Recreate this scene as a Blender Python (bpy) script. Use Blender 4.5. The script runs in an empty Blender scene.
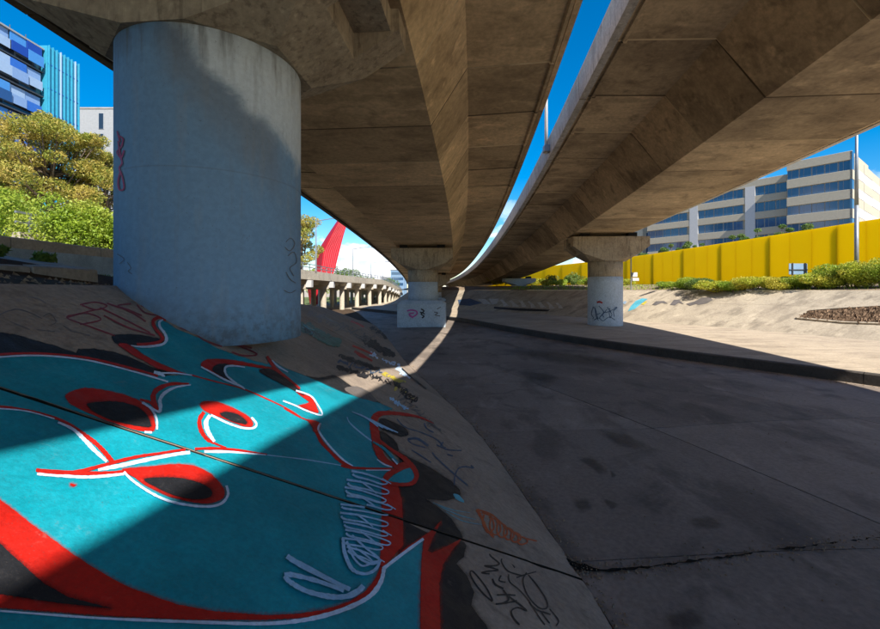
import bpy, bmesh, math, random
import numpy as np
from mathutils import Vector, Matrix
from mathutils.geometry import delaunay_2d_cdt
random.seed(7)
SC = bpy.context.scene
COL = SC.collection
# ------------------------------------------------------------------ camera, sky, sun, exposure
# eye at the origin looking along +Y; channel floor lies 2.65 m below the eye
F, CX, HY = 420.0, 440.0, 290.0          # photograph: 880 x 629 px, horizon on row 290
cam_d = bpy.data.cameras.new('camera'); cam = bpy.data.objects.new('camera', cam_d); COL.objects.link(cam)
cam.location = (0, 0, 0); cam.rotation_euler = (math.radians(90), 0, 0)
cam_d.sensor_width = 36.0; cam_d.lens = 36.0 * F / 880.0
cam_d.shift_y = -(314.5 - HY) / 880.0
cam_d.clip_start = 0.05; cam_d.clip_end = 6000
SC.camera = cam
SUN = Vector((0.455, -0.90, 1.0)).normalized()      # direction to the sun
sun_d = bpy.data.lights.new('sun', 'SUN'); sun = bpy.data.objects.new('sun', sun_d); COL.objects.link(sun)
sun_d.energy = 5.0; sun_d.angle = math.radians(0.53); sun_d.color = (1.0, 0.93, 0.82)
sun.rotation_euler = SUN.to_track_quat('Z', 'Y').to_euler(); sun.location = SUN * 60
W = bpy.data.worlds.new('World'); SC.world = W; W.use_nodes = True
nt = W.node_tree; nt.nodes.clear()
def wn(t, **k):
    n = nt.nodes.new(t)
    for a, v in k.items(): setattr(n, a, v)
    return n
sky = wn('ShaderNodeTexSky', sky_type='NISHITA', sun_disc=False)
sky.sun_elevation = math.asin(SUN.z); sky.sun_rotation = math.atan2(SUN.x, SUN.y)
sky.air_density = 1.0; sky.dust_density = 0.4; sky.ozone_density = 2.5
hs = wn('ShaderNodeHueSaturation'); hs.inputs['Saturation'].default_value = 1.62
nt.links.new(sky.outputs[0], hs.inputs['Color'])
tc = wn('ShaderNodeTexCoord'); mp = wn('ShaderNodeMapping'); mp.inputs['Scale'].default_value = (1, 1, 1.9)
nt.links.new(tc.outputs['Generated'], mp.inputs[0])
nz = wn('ShaderNodeTexNoise'); nz.inputs['Scale'].default_value = 6.5; nz.inputs['Detail'].default_value = 9; nz.inputs['Roughness'].default_value = .56
nt.links.new(mp.outputs[0], nz.inputs[0])
cr = wn('ShaderNodeValToRGB'); cr.color_ramp.elements[0].position = .545; cr.color_ramp.elements[1].position = .61
nt.links.new(nz.outputs[0], cr.inputs[0])
sp = wn('ShaderNodeSeparateXYZ'); nt.links.new(tc.outputs['Generated'], sp.inputs[0])
el = wn('ShaderNodeMapRange'); el.inputs[1].default_value = .10; el.inputs[2].default_value = .24; el.inputs[3].default_value = 1; el.inputs[4].default_value = 0
nt.links.new(sp.outputs[2], el.inputs[0])
ml = wn('ShaderNodeMath', operation='MULTIPLY'); nt.links.new(cr.outputs[0], ml.inputs[0]); nt.links.new(el.outputs[0], ml.inputs[1])
mx = wn('ShaderNodeMix', data_type='RGBA'); nt.links.new(ml.outputs[0], mx.inputs[0]); nt.links.new(hs.outputs[0], mx.inputs[6])
mx.inputs[7].default_value = (7.6, 7.8, 8.3, 1)
bg = wn('ShaderNodeBackground'); bg.inputs[1].default_value = 0.1
nt.links.new(mx.outputs[2], bg.inputs[0])
wo = wn('ShaderNodeOutputWorld'); nt.links.new(bg.outputs[0], wo.inputs[0])
vs = SC.view_settings; vs.view_transform = 'Standard'; vs.look = 'None'; vs.gamma = 1.0; vs.use_curve_mapping = False
vs.exposure = 0.9
SC.render.engine = 'CYCLES'
SC.cycles.max_bounces = 7; SC.cycles.diffuse_bounces = 4; SC.cycles.glossy_bounces = 3
SC.cycles.use_denoising = True; SC.cycles.sample_clamp_indirect = 6

# ------------------------------------------------------------------ helpers
ORG = {}                                  # world position of each root
def root(name, label, cat, loc=(0, 0, 0), group=None, kind=None):
    o = bpy.data.objects.new(name, None); COL.objects.link(o); o.location = loc; o.empty_display_size = .3
    ORG[o] = Vector(loc); tags(o, label, cat, group, kind); return o
def tags(o, label=None, cat=None, group=None, kind=None):
    if label: o['label'] = label
    if cat: o['category'] = cat
    if group: o['group'] = group
    if kind: o['kind'] = kind
    return o
def link(name, me, parent=None):
    o = bpy.data.objects.new(name, me); COL.objects.link(o)
    if parent is not None:
        o.parent = parent; ORG[o] = ORG[parent]
    else: ORG[o] = Vector((0, 0, 0))
    return o
def mesh(name, verts, faces, mat, parent=None, smooth=False):
    """verts in world coordinates"""
    if parent is not None:
        q = ORG[parent]; verts = [(v[0]-q.x, v[1]-q.y, v[2]-q.z) for v in verts]
    me = bpy.data.meshes.new(name); me.from_pydata([tuple(v) for v in verts], [], faces); me.update()
    me.materials.append(mat)
    if smooth: me.polygons.foreach_set('use_smooth', [True]*len(me.polygons))
    return link(name, me, parent)
class MB:
    def __init__(s): s.v = []; s.f = []
    def add(s, v, f):
        n = len(s.v); s.v += [tuple(p) for p in v]; s.f += [[i+n for i in q] for q in f]; return s
    def box(s, x0, x1, y0, y1, z0, z1, M=None):
        v = [(x, y, z) for z in (z0, z1) for x, y in ((x0, y0), (x1, y0), (x1, y1), (x0, y1))]
        if M: v = [M(*p) for p in v]
        return s.add(v, [[0,3,2,1],[4,5,6,7],[0,1,5,4],[1,2,6,5],[2,3,7,6],[3,0,4,7]])
    def hexa(s, b, t):
        return s.add(list(b)+list(t), [[0,3,2,1],[4,5,6,7],[0,1,5,4],[1,2,6,5],[2,3,7,6],[3,0,4,7]])
    def cyl(s, p0, p1, r0, r1=None, n=12, caps=True):
        r1 = r0 if r1 is None else r1
        p0 = Vector(p0); p1 = Vector(p1); d = (p1-p0).normalized()
        u = d.orthogonal().normalized(); w = d.cross(u)
        v = []
        for p, r in ((p0, r0), (p1, r1)):
            for i in range(n):
                a = 2*math.pi*i/n; v.append(p + (u*math.cos(a) + w*math.sin(a))*r)
        f = [[i, (i+1) % n, n+(i+1) % n, n+i] for i in range(n)]
        if caps: f += [list(range(n))[::-1], list(range(n, 2*n))]
        return s.add(v, f)
    def tube(s, pts, rad, n=8):
        for a, b, r0, r1 in zip(pts, pts[1:], rad, rad[1:]): s.cyl(a, b, r0, r1, n)
        return s
    def build(s, name, mat, parent=None, smooth=False): return mesh(name, s.v, s.f, mat, parent, smooth)
def bevel(o, w=.02, seg=1):
    bm = bmesh.new(); bm.from_mesh(o.data)
    bmesh.ops.remove_doubles(bm, verts=bm.verts, dist=1e-4)
    ed = [e for e in bm.edges if len(e.link_faces) == 2 and e.calc_face_angle(0) > .5]
    bmesh.ops.bevel(bm, geom=ed, offset=w, segments=seg, affect='EDGES', clamp_overlap=True)
    bm.to_mesh(o.data); bm.free(); return o
def copy_tree(o, parent=None):
    c = o.copy(); COL.objects.link(c); c.parent = parent
    for ch in o.children: copy_tree(ch, c)
    return c
def interp(x, X, Y): return float(np.interp(x, X, Y))
def sstep(a, b, x):
    t = min(1, max(0, (x-a)/(b-a))); return t*t*(3-2*t)
def smooth(P, closed, k=4):
    n = len(P); out = []
    rng = range(n if closed else n-1)
    for i in rng:
        p0 = P[(i-1) % n] if closed or i > 0 else P[0]; p1 = P[i]; p2 = P[(i+1) % n]; p3 = P[(i+2) % n] if closed or i+2 < n else P[-1]
        for j in range(k):
            t = j/k; out.append(tuple(.5*((2*b_)+(-a+c_)*t+(2*a-5*b_+4*c_-d)*t*t+(-a+3*b_-3*c_+d)*t**3) for a, b_, c_, d in zip(p0, p1, p2, p3)))
    if not closed: out.append(tuple(P[-1]))
    return out
class Spline:                                     # smooth (Catmull-Rom) curve through knots
    def __init__(s, X, Y):
        s.X = np.array(X, float); s.Y = np.array(Y, float); n = len(X); m = np.zeros_like(s.Y)
        for i in range(n):
            a = max(0, i-1); b = min(n-1, i+1); m[i] = (s.Y[b]-s.Y[a])/(s.X[b]-s.X[a])
        s.m = m
    def __call__(s, x):
        X = s.X
        if x <= X[0]: return s.Y[0]+s.m[0]*(x-X[0])
        if x >= X[-1]: return s.Y[-1]+s.m[-1]*(x-X[-1])
        i = int(np.searchsorted(X, x)-1); i = max(0, min(i, len(X)-2)); h = X[i+1]-X[i]; t = (x-X[i])/h
        return ((2*t**3-3*t*t+1)*s.Y[i]+(t**3-2*t*t+t)*h*s.m[i]+(-2*t**3+3*t*t)*s.Y[i+1]+(t**3-t*t)*h*s.m[i+1])

# ------------------------------------------------------------------ materials
class NB:                                         # small node builder
    def __init__(s, name):
        s.m = bpy.data.materials.new(name); s.m.use_nodes = True; s.t = s.m.node_tree; s.t.nodes.clear()
        s.out = s.n('ShaderNodeOutputMaterial'); s.b = s.n('ShaderNodeBsdfPrincipled'); s.l(s.b.outputs[0], s.out.inputs[0])
        s.pos = s.n('ShaderNodeNewGeometry').outputs['Position']
    def n(s, t, **k):
        q = s.t.nodes.new(t)
        for a, v in k.items(): setattr(q, a, v)
        return q
    def l(s, a, b): s.t.links.new(a, b)
    def noise(s, scale, detail=5, rough=.55, vec=None, stretch=None, dist=0):
        v = vec or s.pos
        if stretch:
            m = s.n('ShaderNodeMapping'); m.inputs['Scale'].default_value = stretch; s.l(v, m.inputs[0]); v = m.outputs[0]
        q = s.n('ShaderNodeTexNoise'); q.inputs['Scale'].default_value = scale; q.inputs['Detail'].default_value = detail
        q.inputs['Roughness'].default_value = rough; q.inputs['Distortion'].default_value = dist; s.l(v, q.inputs['Vector']); return q.outputs[0]
    def ramp(s, x, lo, hi, a=0.0, b=1.0):
        q = s.n('ShaderNodeMapRange'); q.interpolation_type = 'SMOOTHSTEP'
        for i, v in enumerate((lo, hi, a, b)): q.inputs[i+1].default_value = v
        s.l(x, q.inputs[0]); return q.outputs[0]
    def mix(s, f, a, b, mode='MIX'):
        q = s.n('ShaderNodeMix', data_type='RGBA', blend_type=mode)
        if isinstance(f, (int, float)): q.inputs[0].default_value = f
        else: s.l(f, q.inputs[0])
        for i, c in ((6, a), (7, b)):
            if isinstance(c, (tuple, list)): q.inputs[i].default_value = tuple(c)[:3]+(1,)
            else: s.l(c, q.inputs[i])
        return q.outputs[2]
    def math(s, op, a, b=0.0):
        q = s.n('ShaderNodeMath', operation=op)
        for i, c in ((0, a), (1, b)):
            if isinstance(c, (int, float)): q.inputs[i].default_value = c
            else: s.l(c, q.inputs[i])
        return q.outputs[0]
    def val(s, f, lo, hi):                        # grey multiplier colour from 0..1 factor
        return s.mix(f, (lo, lo, lo), (hi, hi, hi))
    def bump(s, h, strength=.3, dist=.01):
        q = s.n('ShaderNodeBump'); q.inputs['Strength'].default_value = strength; q.inputs['Distance'].default_value = dist
        s.l(h, q.inputs['Height']); s.l(q.outputs[0], s.b.inputs['Normal'])
    def done(s, col, rough=.8, spec=.3, metal=0):
        if isinstance(col, (tuple, list)): s.b.inputs['Base Color'].default_value = tuple(col)[:3]+(1,)
        else: s.l(col, s.b.inputs['Base Color'])
        if isinstance(rough, (int, float)): s.b.inputs['Roughness'].default_value = rough
        else: s.l(rough, s.b.inputs['Roughness'])
        s.b.inputs['Specular IOR Level'].default_value = spec; s.b.inputs['Metallic'].default_value = metal
        return s.m
def rnd(b):                                       # random value per object
    return b.n('ShaderNodeObjectInfo').outputs['Random']
def concrete(name, col, dark=None, big=.5, fine=14, stain=.45, per_obj=.12, streak=None, rough=.82, bump=.35, spec=.25, pits=True):
    b = NB(name); dark = dark or tuple(c*.45 for c in col)
    n1 = b.noise(big, 6, .6, dist=.4); n2 = b.noise(fine, 6, .65); n3 = b.noise(big*4.3, 5, .6, dist=.8)
    c = b.mix(b.ramp(n1, .40, .70, 0, stain), col, dark)
    c = b.mix(b.ramp(n3, .52, .72, 0, stain*.7), c, tuple(x*.6 for x in dark))
    if streak:
        n4 = b.noise(streak[0], 4, .6, stretch=streak[1]); c = b.mix(b.ramp(n4, .50, .66, 0, streak[2]), c, tuple(x*.5 for x in dark))
        n5 = b.noise(streak[0]*1.7, 4, .6, stretch=streak[1]); c = b.mix(b.ramp(n5, .56, .70, 0, .4), c, tuple(min(1, x*1.5) for x in col))
    c = b.mix(1.0, c, b.val(b.ramp(n2, .25, .75), .82, 1.16), 'MULTIPLY')
    if per_obj: c = b.mix(1.0, c, b.val(rnd(b), 1-per_obj, 1+per_obj), 'MULTIPLY')
    h = b.math('ADD', n2, b.math('MULTIPLY', n3, .8))
    if pits:
        n6 = b.noise(fine*6, 3, .5); h = b.math('ADD', h, b.math('MULTIPLY', n6, .35))
    b.bump(h, bump, .012)
    return b.done(c, rough, spec)
def paint(name, col, wear=.5, rough=.55, under=(.20, .17, .15), bump=.25):
    b = NB(name)
    n1 = b.noise(1.7, 6, .6); n2 = b.noise(38, 5, .65); n3 = b.noise(5.5, 7, .7, dist=.5)
    c = b.mix(1.0, col, b.val(b.ramp(n1, .3, .7), .78, 1.12), 'MULTIPLY')
    c = b.mix(1.0, c, b.val(b.ramp(n2, .3, .7), .86, 1.1), 'MULTIPLY')
    m = b.math('MULTIPLY', b.ramp(n3, .60, .72), b.ramp(n2, .45, .6)); c = b.mix(b.math('MULTIPLY', m, wear), c, under)
    pore = b.ramp(b.noise(150, 2, .5), .66, .72); c = b.mix(b.math('MULTIPLY', pore, .5), c, tuple(x*.4 for x in under)); sc2 = b.math('MULTIPLY', b.ramp(b.noise(3.0, 5, .7, stretch=(1, .25, 1), dist=1.0), .60, .70), b.ramp(n2, .5, .62)); c = b.mix(b.math('MULTIPLY', sc2, wear*.6), c, under)
    b.bump(b.math('ADD', n2, b.noise(90, 3, .5)), bump, .006)
    return b.done(c, b.ramp(n3, .3, .7, rough-.1, rough+.15), .35)
def plain(name, col, rough=.6, spec=.3, metal=0, var=.08, scale=3):
    b = NB(name); n1 = b.noise(scale, 5, .6)
    c = b.mix(1.0, col, b.val(b.ramp(n1, .3, .7), 1-var, 1+var), 'MULTIPLY')
    return b.done(c, rough, spec, metal)
def leafmat(name, a, b_, c_, trans=.25):
    b = NB(name); r = b.n('ShaderNodeNewGeometry').outputs['Random Per Island']
    n1 = b.noise(.9, 3, .6)
    c = b.mix(b.ramp(r, .1, .9), a, b_); c = b.mix(b.ramp(n1, .42, .62), c, c_)
    b.done(c, .5, .35)
    t = b.n('ShaderNodeBsdfTranslucent'); b.l(c, t.inputs[0])
    m = b.n('ShaderNodeMixShader'); m.inputs[0].default_value = trans; b.l(b.b.outputs[0], m.inputs[1]); b.l(t.outputs[0], m.inputs[2]); b.l(m.outputs[0], b.out.inputs[0])
    return b.m
M = {}
M['soffit'] = concrete('soffit_concrete', (.66, .49, .285), (.31, .22, .125), big=.35, fine=9, stain=.6, per_obj=.24, streak=(.8, (.9, 2.0, 2), .30))
M['soffit_right'] = concrete('weathered_soffit_concrete', (.55, .42, .26), (.25, .18, .11), big=.4, fine=9, stain=.8, per_obj=.22, streak=(.8, (.9, 2.0, 2), .35))
M['cap'] = concrete('cap_concrete', (.40, .32, .22), (.22, .16, .11), big=.9, fine=12, stain=.6, per_obj=.06, streak=(3.0, (3.0, 3.0, .45), .5))
M['parapet'] = concrete('parapet_concrete', (.55, .53, .50), (.36, .33, .29), big=.8, fine=16, stain=.5, per_obj=.07, streak=(2.5, (2, 2, .4), .4))
M['edge'] = concrete('dark_edge_concrete', (.10, .085, .07), big=.8, fine=10)
M['slab'] = concrete('slope_concrete', (.33, .27, .22), (.19, .155, .13), big=.8, fine=22, stain=.6, per_obj=.05, bump=.5)
M['floor'] = concrete('channel_concrete', (.29, .24, .20), (.14, .115, .10), big=.22, fine=18, stain=.7, per_obj=.10, rough=.7, bump=.45, streak=(.9, (1.2, .5, 1), .45))
M['ledge'] = concrete('ledge_concrete', (.44, .365, .275), (.29, .235, .18), big=.3, fine=16, stain=.55, per_obj=.05, bump=.3, streak=(.8, (.5, 1.6, 1), .35))
M['rslope'] = concrete('right_bank_concrete', (.42, .36, .275), (.29, .245, .19), big=.5, fine=14, stain=.65, per_obj=.06, streak=(.9, (.5, 1.2, 1), .5))
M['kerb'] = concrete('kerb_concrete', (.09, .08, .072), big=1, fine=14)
M['pale'] = concrete('bridge_concrete', (.52, .47, .38), (.34, .29, .23), big=.3, fine=6, stain=.5, per_obj=.05, bump=.1)
M['greywall'] = concrete('grey_wall_concrete', (.36, .345, .32), big=.6, fine=12, stain=.4)
M['paleblue'] = paint('pale_blue', (.26, .36, .48), .4, .7)
M['soil'] = concrete('soil', (.085, .058, .038), (.04, .028, .02), big=1.3, fine=26, stain=.7, per_obj=0, bump=1.0, rough=.95, spec=.1)
M['drysoil'] = concrete('dry_soil', (.27, .205, .145), (.15, .115, .08), big=.6, fine=12, stain=.7, per_obj=0, bump=.8, rough=.95, spec=.1)
M['clod'] = plain('dry_clod', (.26, .19, .13), .95, .1, var=.35, scale=6)
M['joint'] = plain('joint_shadow_dirt', (.018, .015, .012), .95, .1, var=.4, scale=20)
bJ = NB('segment_joint'); M['jointline'] = bJ.done(bJ.mix(bJ.ramp(bJ.math('ADD', rnd(bJ), bJ.math('MULTIPLY', bJ.noise(.8, 4, .6), .8)), .80, 1.05), (.13, .095, .06), (.62, .49, .31)), .85, .2)
M['rubble'] = plain('brown_rubble', (.15, .10, .065), .95, .1, var=.4, scale=5)
M['ground'] = concrete('open_ground', (.40, .345, .27), (.25, .22, .16), big=.08, fine=2, stain=.5, per_obj=0, bump=.1)
M['lawn'] = concrete('lawn_ground', (.13, .16, .06), (.07, .09, .03), big=.3, fine=8, stain=.6, per_obj=0, bump=.5, rough=.95, spec=.1)
M['black_gap'] = plain('bearing_rubber', (.012, .011, .010), .8)
M['teal'] = paint('teal_paint', (.003, .27, .36), .35)
M['black'] = paint('black_paint', (.012, .013, .017), .35)
M['red'] = paint('red_paint', (.44, .010, .005), .4)
M['white'] = paint('white_paint', (.55, .71, .92), .25)
M['script'] = paint('script_paint', (.30, .54, .80), .55, under=(.01, .26, .34))
M['orange'] = paint('orange_paint', (.42, .085, .025), .5)
M['ink'] = paint('black_ink', (.018, .018, .022), .25)
M['blueink'] = paint('blue_ink', (.05, .09, .16), .5)
M['greyink'] = paint('grey_ink', (.14, .125, .12), .6)
M['wine'] = paint('wine_red_paint', (.26, .04, .055), .4)
M['crimson'] = paint('crimson_spray', (.42, .035, .11), .4)
M['green'] = paint('green_paint', (.018, .13, .11), 1.0)
M['yellowpaint'] = paint('yellow_spray', (.55, .45, .06), .6)
M['pinkpaint'] = paint('pink_spray', (.55, .10, .32), .5)
M['cyanpaint'] = paint('cyan_spray', (.10, .42, .55), .5)
M['palepaint'] = paint('pale_spray', (.50, .47, .42), .6)
M['bear'] = M['black_gap']
M['yellow'] = None
M['steel'] = plain('galvanised_steel', (.30, .32, .34), .45, .5, .6)
M['darksteel'] = plain('dark_steel', (.06, .065, .07), .5, .5, .3)
M['bark'] = plain('bark', (.14, .105, .075), .9, .1, var=.3, scale=5)
M['glass'] = NB('window_glass').done((.035, .085, .17), .06, 1.0)
M['glassdark'] = NB('dark_glass').done((.02, .03, .045), .08, .8)
M['tan'] = plain('tan_panel', (.43, .385, .30), .7, .2, var=.05)
M['ochre'] = plain('ochre_panel', (.47, .36, .13), .7, .2, var=.05)
M['whitepanel'] = plain('white_panel', (.50, .50, .50), .6, .3, var=.04)
M['frame'] = plain('window_frame', (.30, .32, .34), .5)
M['redsteel'] = plain('red_painted_steel', (.40, .006, .018), .4, .4, var=.05)
M['redrib'] = plain('pale_red_rib', (.50, .10, .11), .45, .4)
M['cyanpanel'] = plain('cyan_cladding', (.035, .28, .42), .4, .5)
for i, c in enumerate([(.012, .055, .32), (.03, .13, .48), (.06, .24, .58), (.20, .32, .55), (.30, .42, .60), (.02, .075, .22)]):
    M['blue%d' % i] = plain('blue_panel_%s' % 'abcdef'[i], c, .45, .4, var=.04)
M['greybuild'] = plain('pale_grey_cladding', (.30, .31, .32), .7, .2)
M['bluegrey'] = plain('hazy_blue_cladding', (.18, .28, .40), .6, .3)
M['leafA'] = leafmat('eucalypt_leaf', (.40, .36, .06), (.19, .25, .04), (.46, .36, .08), .35)
M['leafB'] = leafmat('bright_shrub_leaf', (.30, .42, .03), (.20, .31, .03), (.38, .44, .06), .35)
M['leafC'] = leafmat('dark_green_leaf', (.09, .17, .03), (.11, .20, .035), (.16, .22, .05), .3)
M['leafD'] = leafmat('yellow_green_leaf', (.50, .50, .05), (.33, .42, .04), (.52, .46, .06), .35)
b = NB('yellow_barrier'); n1 = b.noise(.35, 6, .6, dist=.6); n2 = b.noise(2.0, 5, .6, stretch=(2, 2, .25))
c = b.mix(b.ramp(n1, .42, .70, 0, .35), (.97, .76, .002), (.92, .70, .003)); c = b.mix(b.ramp(n2, .55, .7, 0, .2), c, (.90, .68, .03))
c = b.mix(1.0, c, b.val(rnd(b), .975, 1.02), 'MULTIPLY'); b.done(c, .6, .1); tr_ = b.n('ShaderNodeBsdfTranslucent'); b.l(c, tr_.inputs[0]); ms_ = b.n('ShaderNodeMixShader'); ms_.inputs[0].default_value = .6
b.l(b.b.outputs[0], ms_.inputs[1]); b.l(tr_.outputs[0], ms_.inputs[2]); b.l(ms_.outputs[0], b.out.inputs[0]); M['yellow'] = b.m     # translucency added so sun from behind brightens the shaded face

# ------------------------------------------------------------------ terrain functions
FLOOR, LEDGE, SLOPE = -2.65, -2.33, 0.55
xt = Spline([-14, -5, 0, 3.3, 4.74, 8, 11.6, 15.2, 23.2, 30, 40, 50.6, 70], [1.95, 1.75, 1.58, 1.35, 1.18, .66, -.25, -1.2, -2.9, -4.5, -7.2, -10, -16])
def hb(y): return interp(y, [-20, 6, 13, 20, 25, 32], [2.72, 2.70, 2.30, 1.84, .88, .03])
def xcrest(y): return xt(y)-hb(y)/SLOPE
def S(x, y): return FLOOR+SLOPE*(xt(y)-x)          # slope surface
def pix(px, py): return (px-CX)/F, (HY-py)/F
def on_slope(px, py):
    X, Z = pix(px, py); y = 4.0
    for _ in range(60):
        y = .5*y+.5*(FLOOR+SLOPE*xt(y))/(Z+SLOPE*X)
        y = max(.2, min(60, y))
    return X*y, y
def on_plane(px, py, z):
    X, Z = pix(px, py); y = z/Z; return X*y, y
kerb_pts = [(23, -12), (18.3, -.5), (15.7, 5.2), (11.9, 11.8), (8.2, 17.8), (4.6, 26), (1.3, 35.6), (-5, 46), (-12, 57)]
rtoe_pts = [(33, -10), (27.5, 3), (24.6, 9.5), (20.8, 17.5), (17.5, 26), (13.2, 34), (7.5, 43.5), (0, 54.5), (-8, 65)]
ltoe_pts = [(xt(y), y) for y in (-12, -2, 4.1, 10, 15.5, 22, 29, 38, 48)]
def curve2(P):
    u = list(range(len(P))); sx = Spline(u, [p[0] for p in P]); sy = Spline(u, [p[1] for p in P])
    return lambda t: (sx(t), sy(t))
Ck, Cr, Cl = curve2(kerb_pts), curve2(rtoe_pts), curve2(ltoe_pts)
def floor_pt(u, v):
    y = np.interp(u, range(9), [p[1] for p in ltoe_pts]); a = (xt(y), y); k = Ck(u)
    return a[0]+(k[0]-a[0])*v, a[1]+(k[1]-a[1])*v
def grid_mesh(name, fn, us, vs, mat, parent=None, skirt=0, flip=False):
    nu, nv = len(us), len(vs); V = [fn(u, v) for u in us for v in vs]; Fc = []
    for i in range(nu-1):
        for j in range(nv-1):
            q = [i*nv+j, (i+1)*nv+j, (i+1)*nv+j+1, i*nv+j+1]; Fc.append(q[::-1] if flip else q)
    if skirt:
        ring = [i*nv for i in range(nu)]+[(nu-1)*nv+j for j in range(1, nv)]+[i*nv+nv-1 for i in range(nu-2, -1, -1)]+[j for j in range(nv-2, 0, -1)]
        n = len(V); V += [(V[i][0], V[i][1], V[i][2]-skirt) for i in ring]; m = len(ring)
        for a in range(m): Fc.append([ring[a], n+a, n+(a+1) % m, ring[(a+1) % m]])
    me = mesh(name, V, Fc, mat, parent)
    return me
def lin(a, b, n): return [a+(b-a)*i/(n-1) for i in range(n)]

# ground sheet to the horizon
g = mesh('ground', [(-900, -200, -2.74), (900, -200, -2.74), (900, 2500, -2.74), (-900, 2500, -2.74)], [[0, 1, 2, 3]], M['ground']); tags(g, kind='structure')
# channel floor: slabs with open joints over a dark bed
chan = root('channel_floor', None, None, (6, 10, FLOOR), kind='structure')
bed = grid_mesh('joint_bed', lambda u, v: (*floor_pt(u, v), FLOOR-.045), lin(0, 8, 60), lin(-.01, 1.0, 12), M['joint'], chan, flip=True)
rr = random.Random(3)
ujs = [0, .75, 1.35, 2.0, 2.62, 3.3, 4.0, 4.7, 5.5, 6.2, 7, 8]
vjs = [0.0, .27, .62, 1.0]
for i in range(len(ujs)-1):
    for j in range(3):
        u0, u1, v0, v1 = ujs[i]+.0016, ujs[i+1]-.0016, vjs[j]+.0008, vjs[j+1]-.0008
        dz = rr.uniform(-.006, .004)
        wob = lambda u, v, a=rr.random()*9: (.012*math.sin(7*u*3+a)+.008*math.sin(23*u+2*a))
        def fp(u, v, dz=dz):
            x, y = floor_pt(u, v)
            # shallow dish towards the low-flow joint
            return (x, y, FLOOR+dz-.035*math.exp(-((v-.27)/.10)**2)+.006*math.sin(x*1.3+y*.7))
        grid_mesh('floor_slab', fp, lin(u0, u1, 10), lin(v0, v1, 14), M['floor'], chan, skirt=.05, flip=True)
# ledge with its step
led = root('concrete_ledge', None, None, (14, 20, LEDGE), kind='structure')
def ledge_pt(u, v):
    a, k = Ck(u), Cr(u); return (a[0]+(k[0]-a[0])*v, a[1]+(k[1]-a[1])*v, LEDGE+.008*math.sin(a[0]*.9+v*7))
for i in range(0, 8):
    for v0, v1 in ((.022, .5), (.5, 1.02)):
        grid_mesh('ledge_slab', ledge_pt, lin(i+.002, i+.998, 10), lin(v0+.001, v1-.001, 10), M['ledge'], led, skirt=.05, flip=True)
grid_mesh('ledge_bed', lambda u, v: (*ledge_pt(u, v)[:2], LEDGE-.05), lin(0, 8, 50), lin(.022, 1.03, 4), M['soil'], led, flip=True)
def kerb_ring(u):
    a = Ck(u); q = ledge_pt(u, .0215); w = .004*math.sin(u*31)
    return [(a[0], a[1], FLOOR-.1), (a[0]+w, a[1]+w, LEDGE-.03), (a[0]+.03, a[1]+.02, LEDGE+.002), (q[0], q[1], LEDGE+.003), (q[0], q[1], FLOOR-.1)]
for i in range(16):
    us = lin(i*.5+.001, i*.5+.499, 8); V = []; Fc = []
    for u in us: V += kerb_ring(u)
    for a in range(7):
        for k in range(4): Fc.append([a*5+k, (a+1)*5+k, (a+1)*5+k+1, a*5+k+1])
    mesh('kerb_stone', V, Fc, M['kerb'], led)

# broken joint at the toe, damp patches and grit
def patch(name, pts, mat, z, lift, parent, seed, jag=.03):
    g = random.Random(seed); P = []
    for i, (x, y) in enumerate(pts):
        x2, y2 = pts[(i+1) % len(pts)]; L = math.hypot(x2-x, y2-y); k = max(1, int(L/.06))
        for j in range(k): P.append(Vector((x+(x2-x)*j/k+g.gauss(0, jag), y+(y2-y)*j/k+g.gauss(0, jag))))
    vo, _, fo, *_r = delaunay_2d_cdt(P, [], [list(range(len(P)))], 1, 1e-5)
    return mesh(name, [(v.x, v.y, z+lift) for v in vo], [list(f) for f in fo], mat, parent)
bD = NB('damp_stain'); bD.done((.035, .03, .027), .55, .35); at_ = bD.n('ShaderNodeAttribute', attribute_name='fade')
al_ = bD.math('MULTIPLY', bD.ramp(bD.math('ADD', at_.outputs['Fac'], bD.math('MULTIPLY', bD.noise(7, 6, .7), .9)), .62, 1.3), .38)
t_ = bD.n('ShaderNodeBsdfTransparent'); mD = bD.n('ShaderNodeMixShader'); bD.l(al_, mD.inputs[0]); bD.l(t_.outputs[0], mD.inputs[1]); bD.l(bD.b.outputs[0], mD.inputs[2]); bD.l(mD.outputs[0], bD.out.inputs[0]); M['stain'] = bD.m
def stain(name, pts, parent, seed):
    n = len(pts); cx_, cy_ = sum(p[0] for p in pts)/n, sum(p[1] for p in pts)/n; P = smooth(pts, True, 6); m = len(P); V = [(cx_, cy_, FLOOR+.009)]; fd = [1.0]; Fc = []
    for k, f_ in ((.6, .75), (1.5, 0.0)):
        V += [(cx_+(x-cx_)*k, cy_+(y-cy_)*k, FLOOR+.009) for x, y in P]; fd += [f_]*m
    for i in range(m): j = (i+1) % m; Fc += [[0, 1+i, 1+j], [1+i, 1+m+i, 1+m+j, 1+j]]
    o = mesh(name, V, Fc, M['stain'], parent); at = o.data.attributes.new('fade', 'FLOAT', 'POINT'); at.data.foreach_set('value', fd); return o
M['damp'] = concrete('damp_stain', (.075, .062, .052), (.04, .034, .03), big=1.5, fine=18, stain=.6, per_obj=.1, rough=.5, bump=.3)
fz = lambda px, py: on_plane(px, py, FLOOR)
crk = [fz(*p) for p in ((538, 549), (556, 556), (575, 567), (600, 572), (640, 569), (690, 562), (740, 556), (790, 549), (850, 542), (905, 535))]
up_ = [(x, y+w) for (x, y), w in zip(crk, (.04, .05, .07, .02, .010, .014, .008, .012, .007, .005))]; dn_ = [(x, y-w) for (x, y), w in zip(crk, (.03, .05, .06, .02, .010, .009, .010, .007, .007, .005))]
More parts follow.
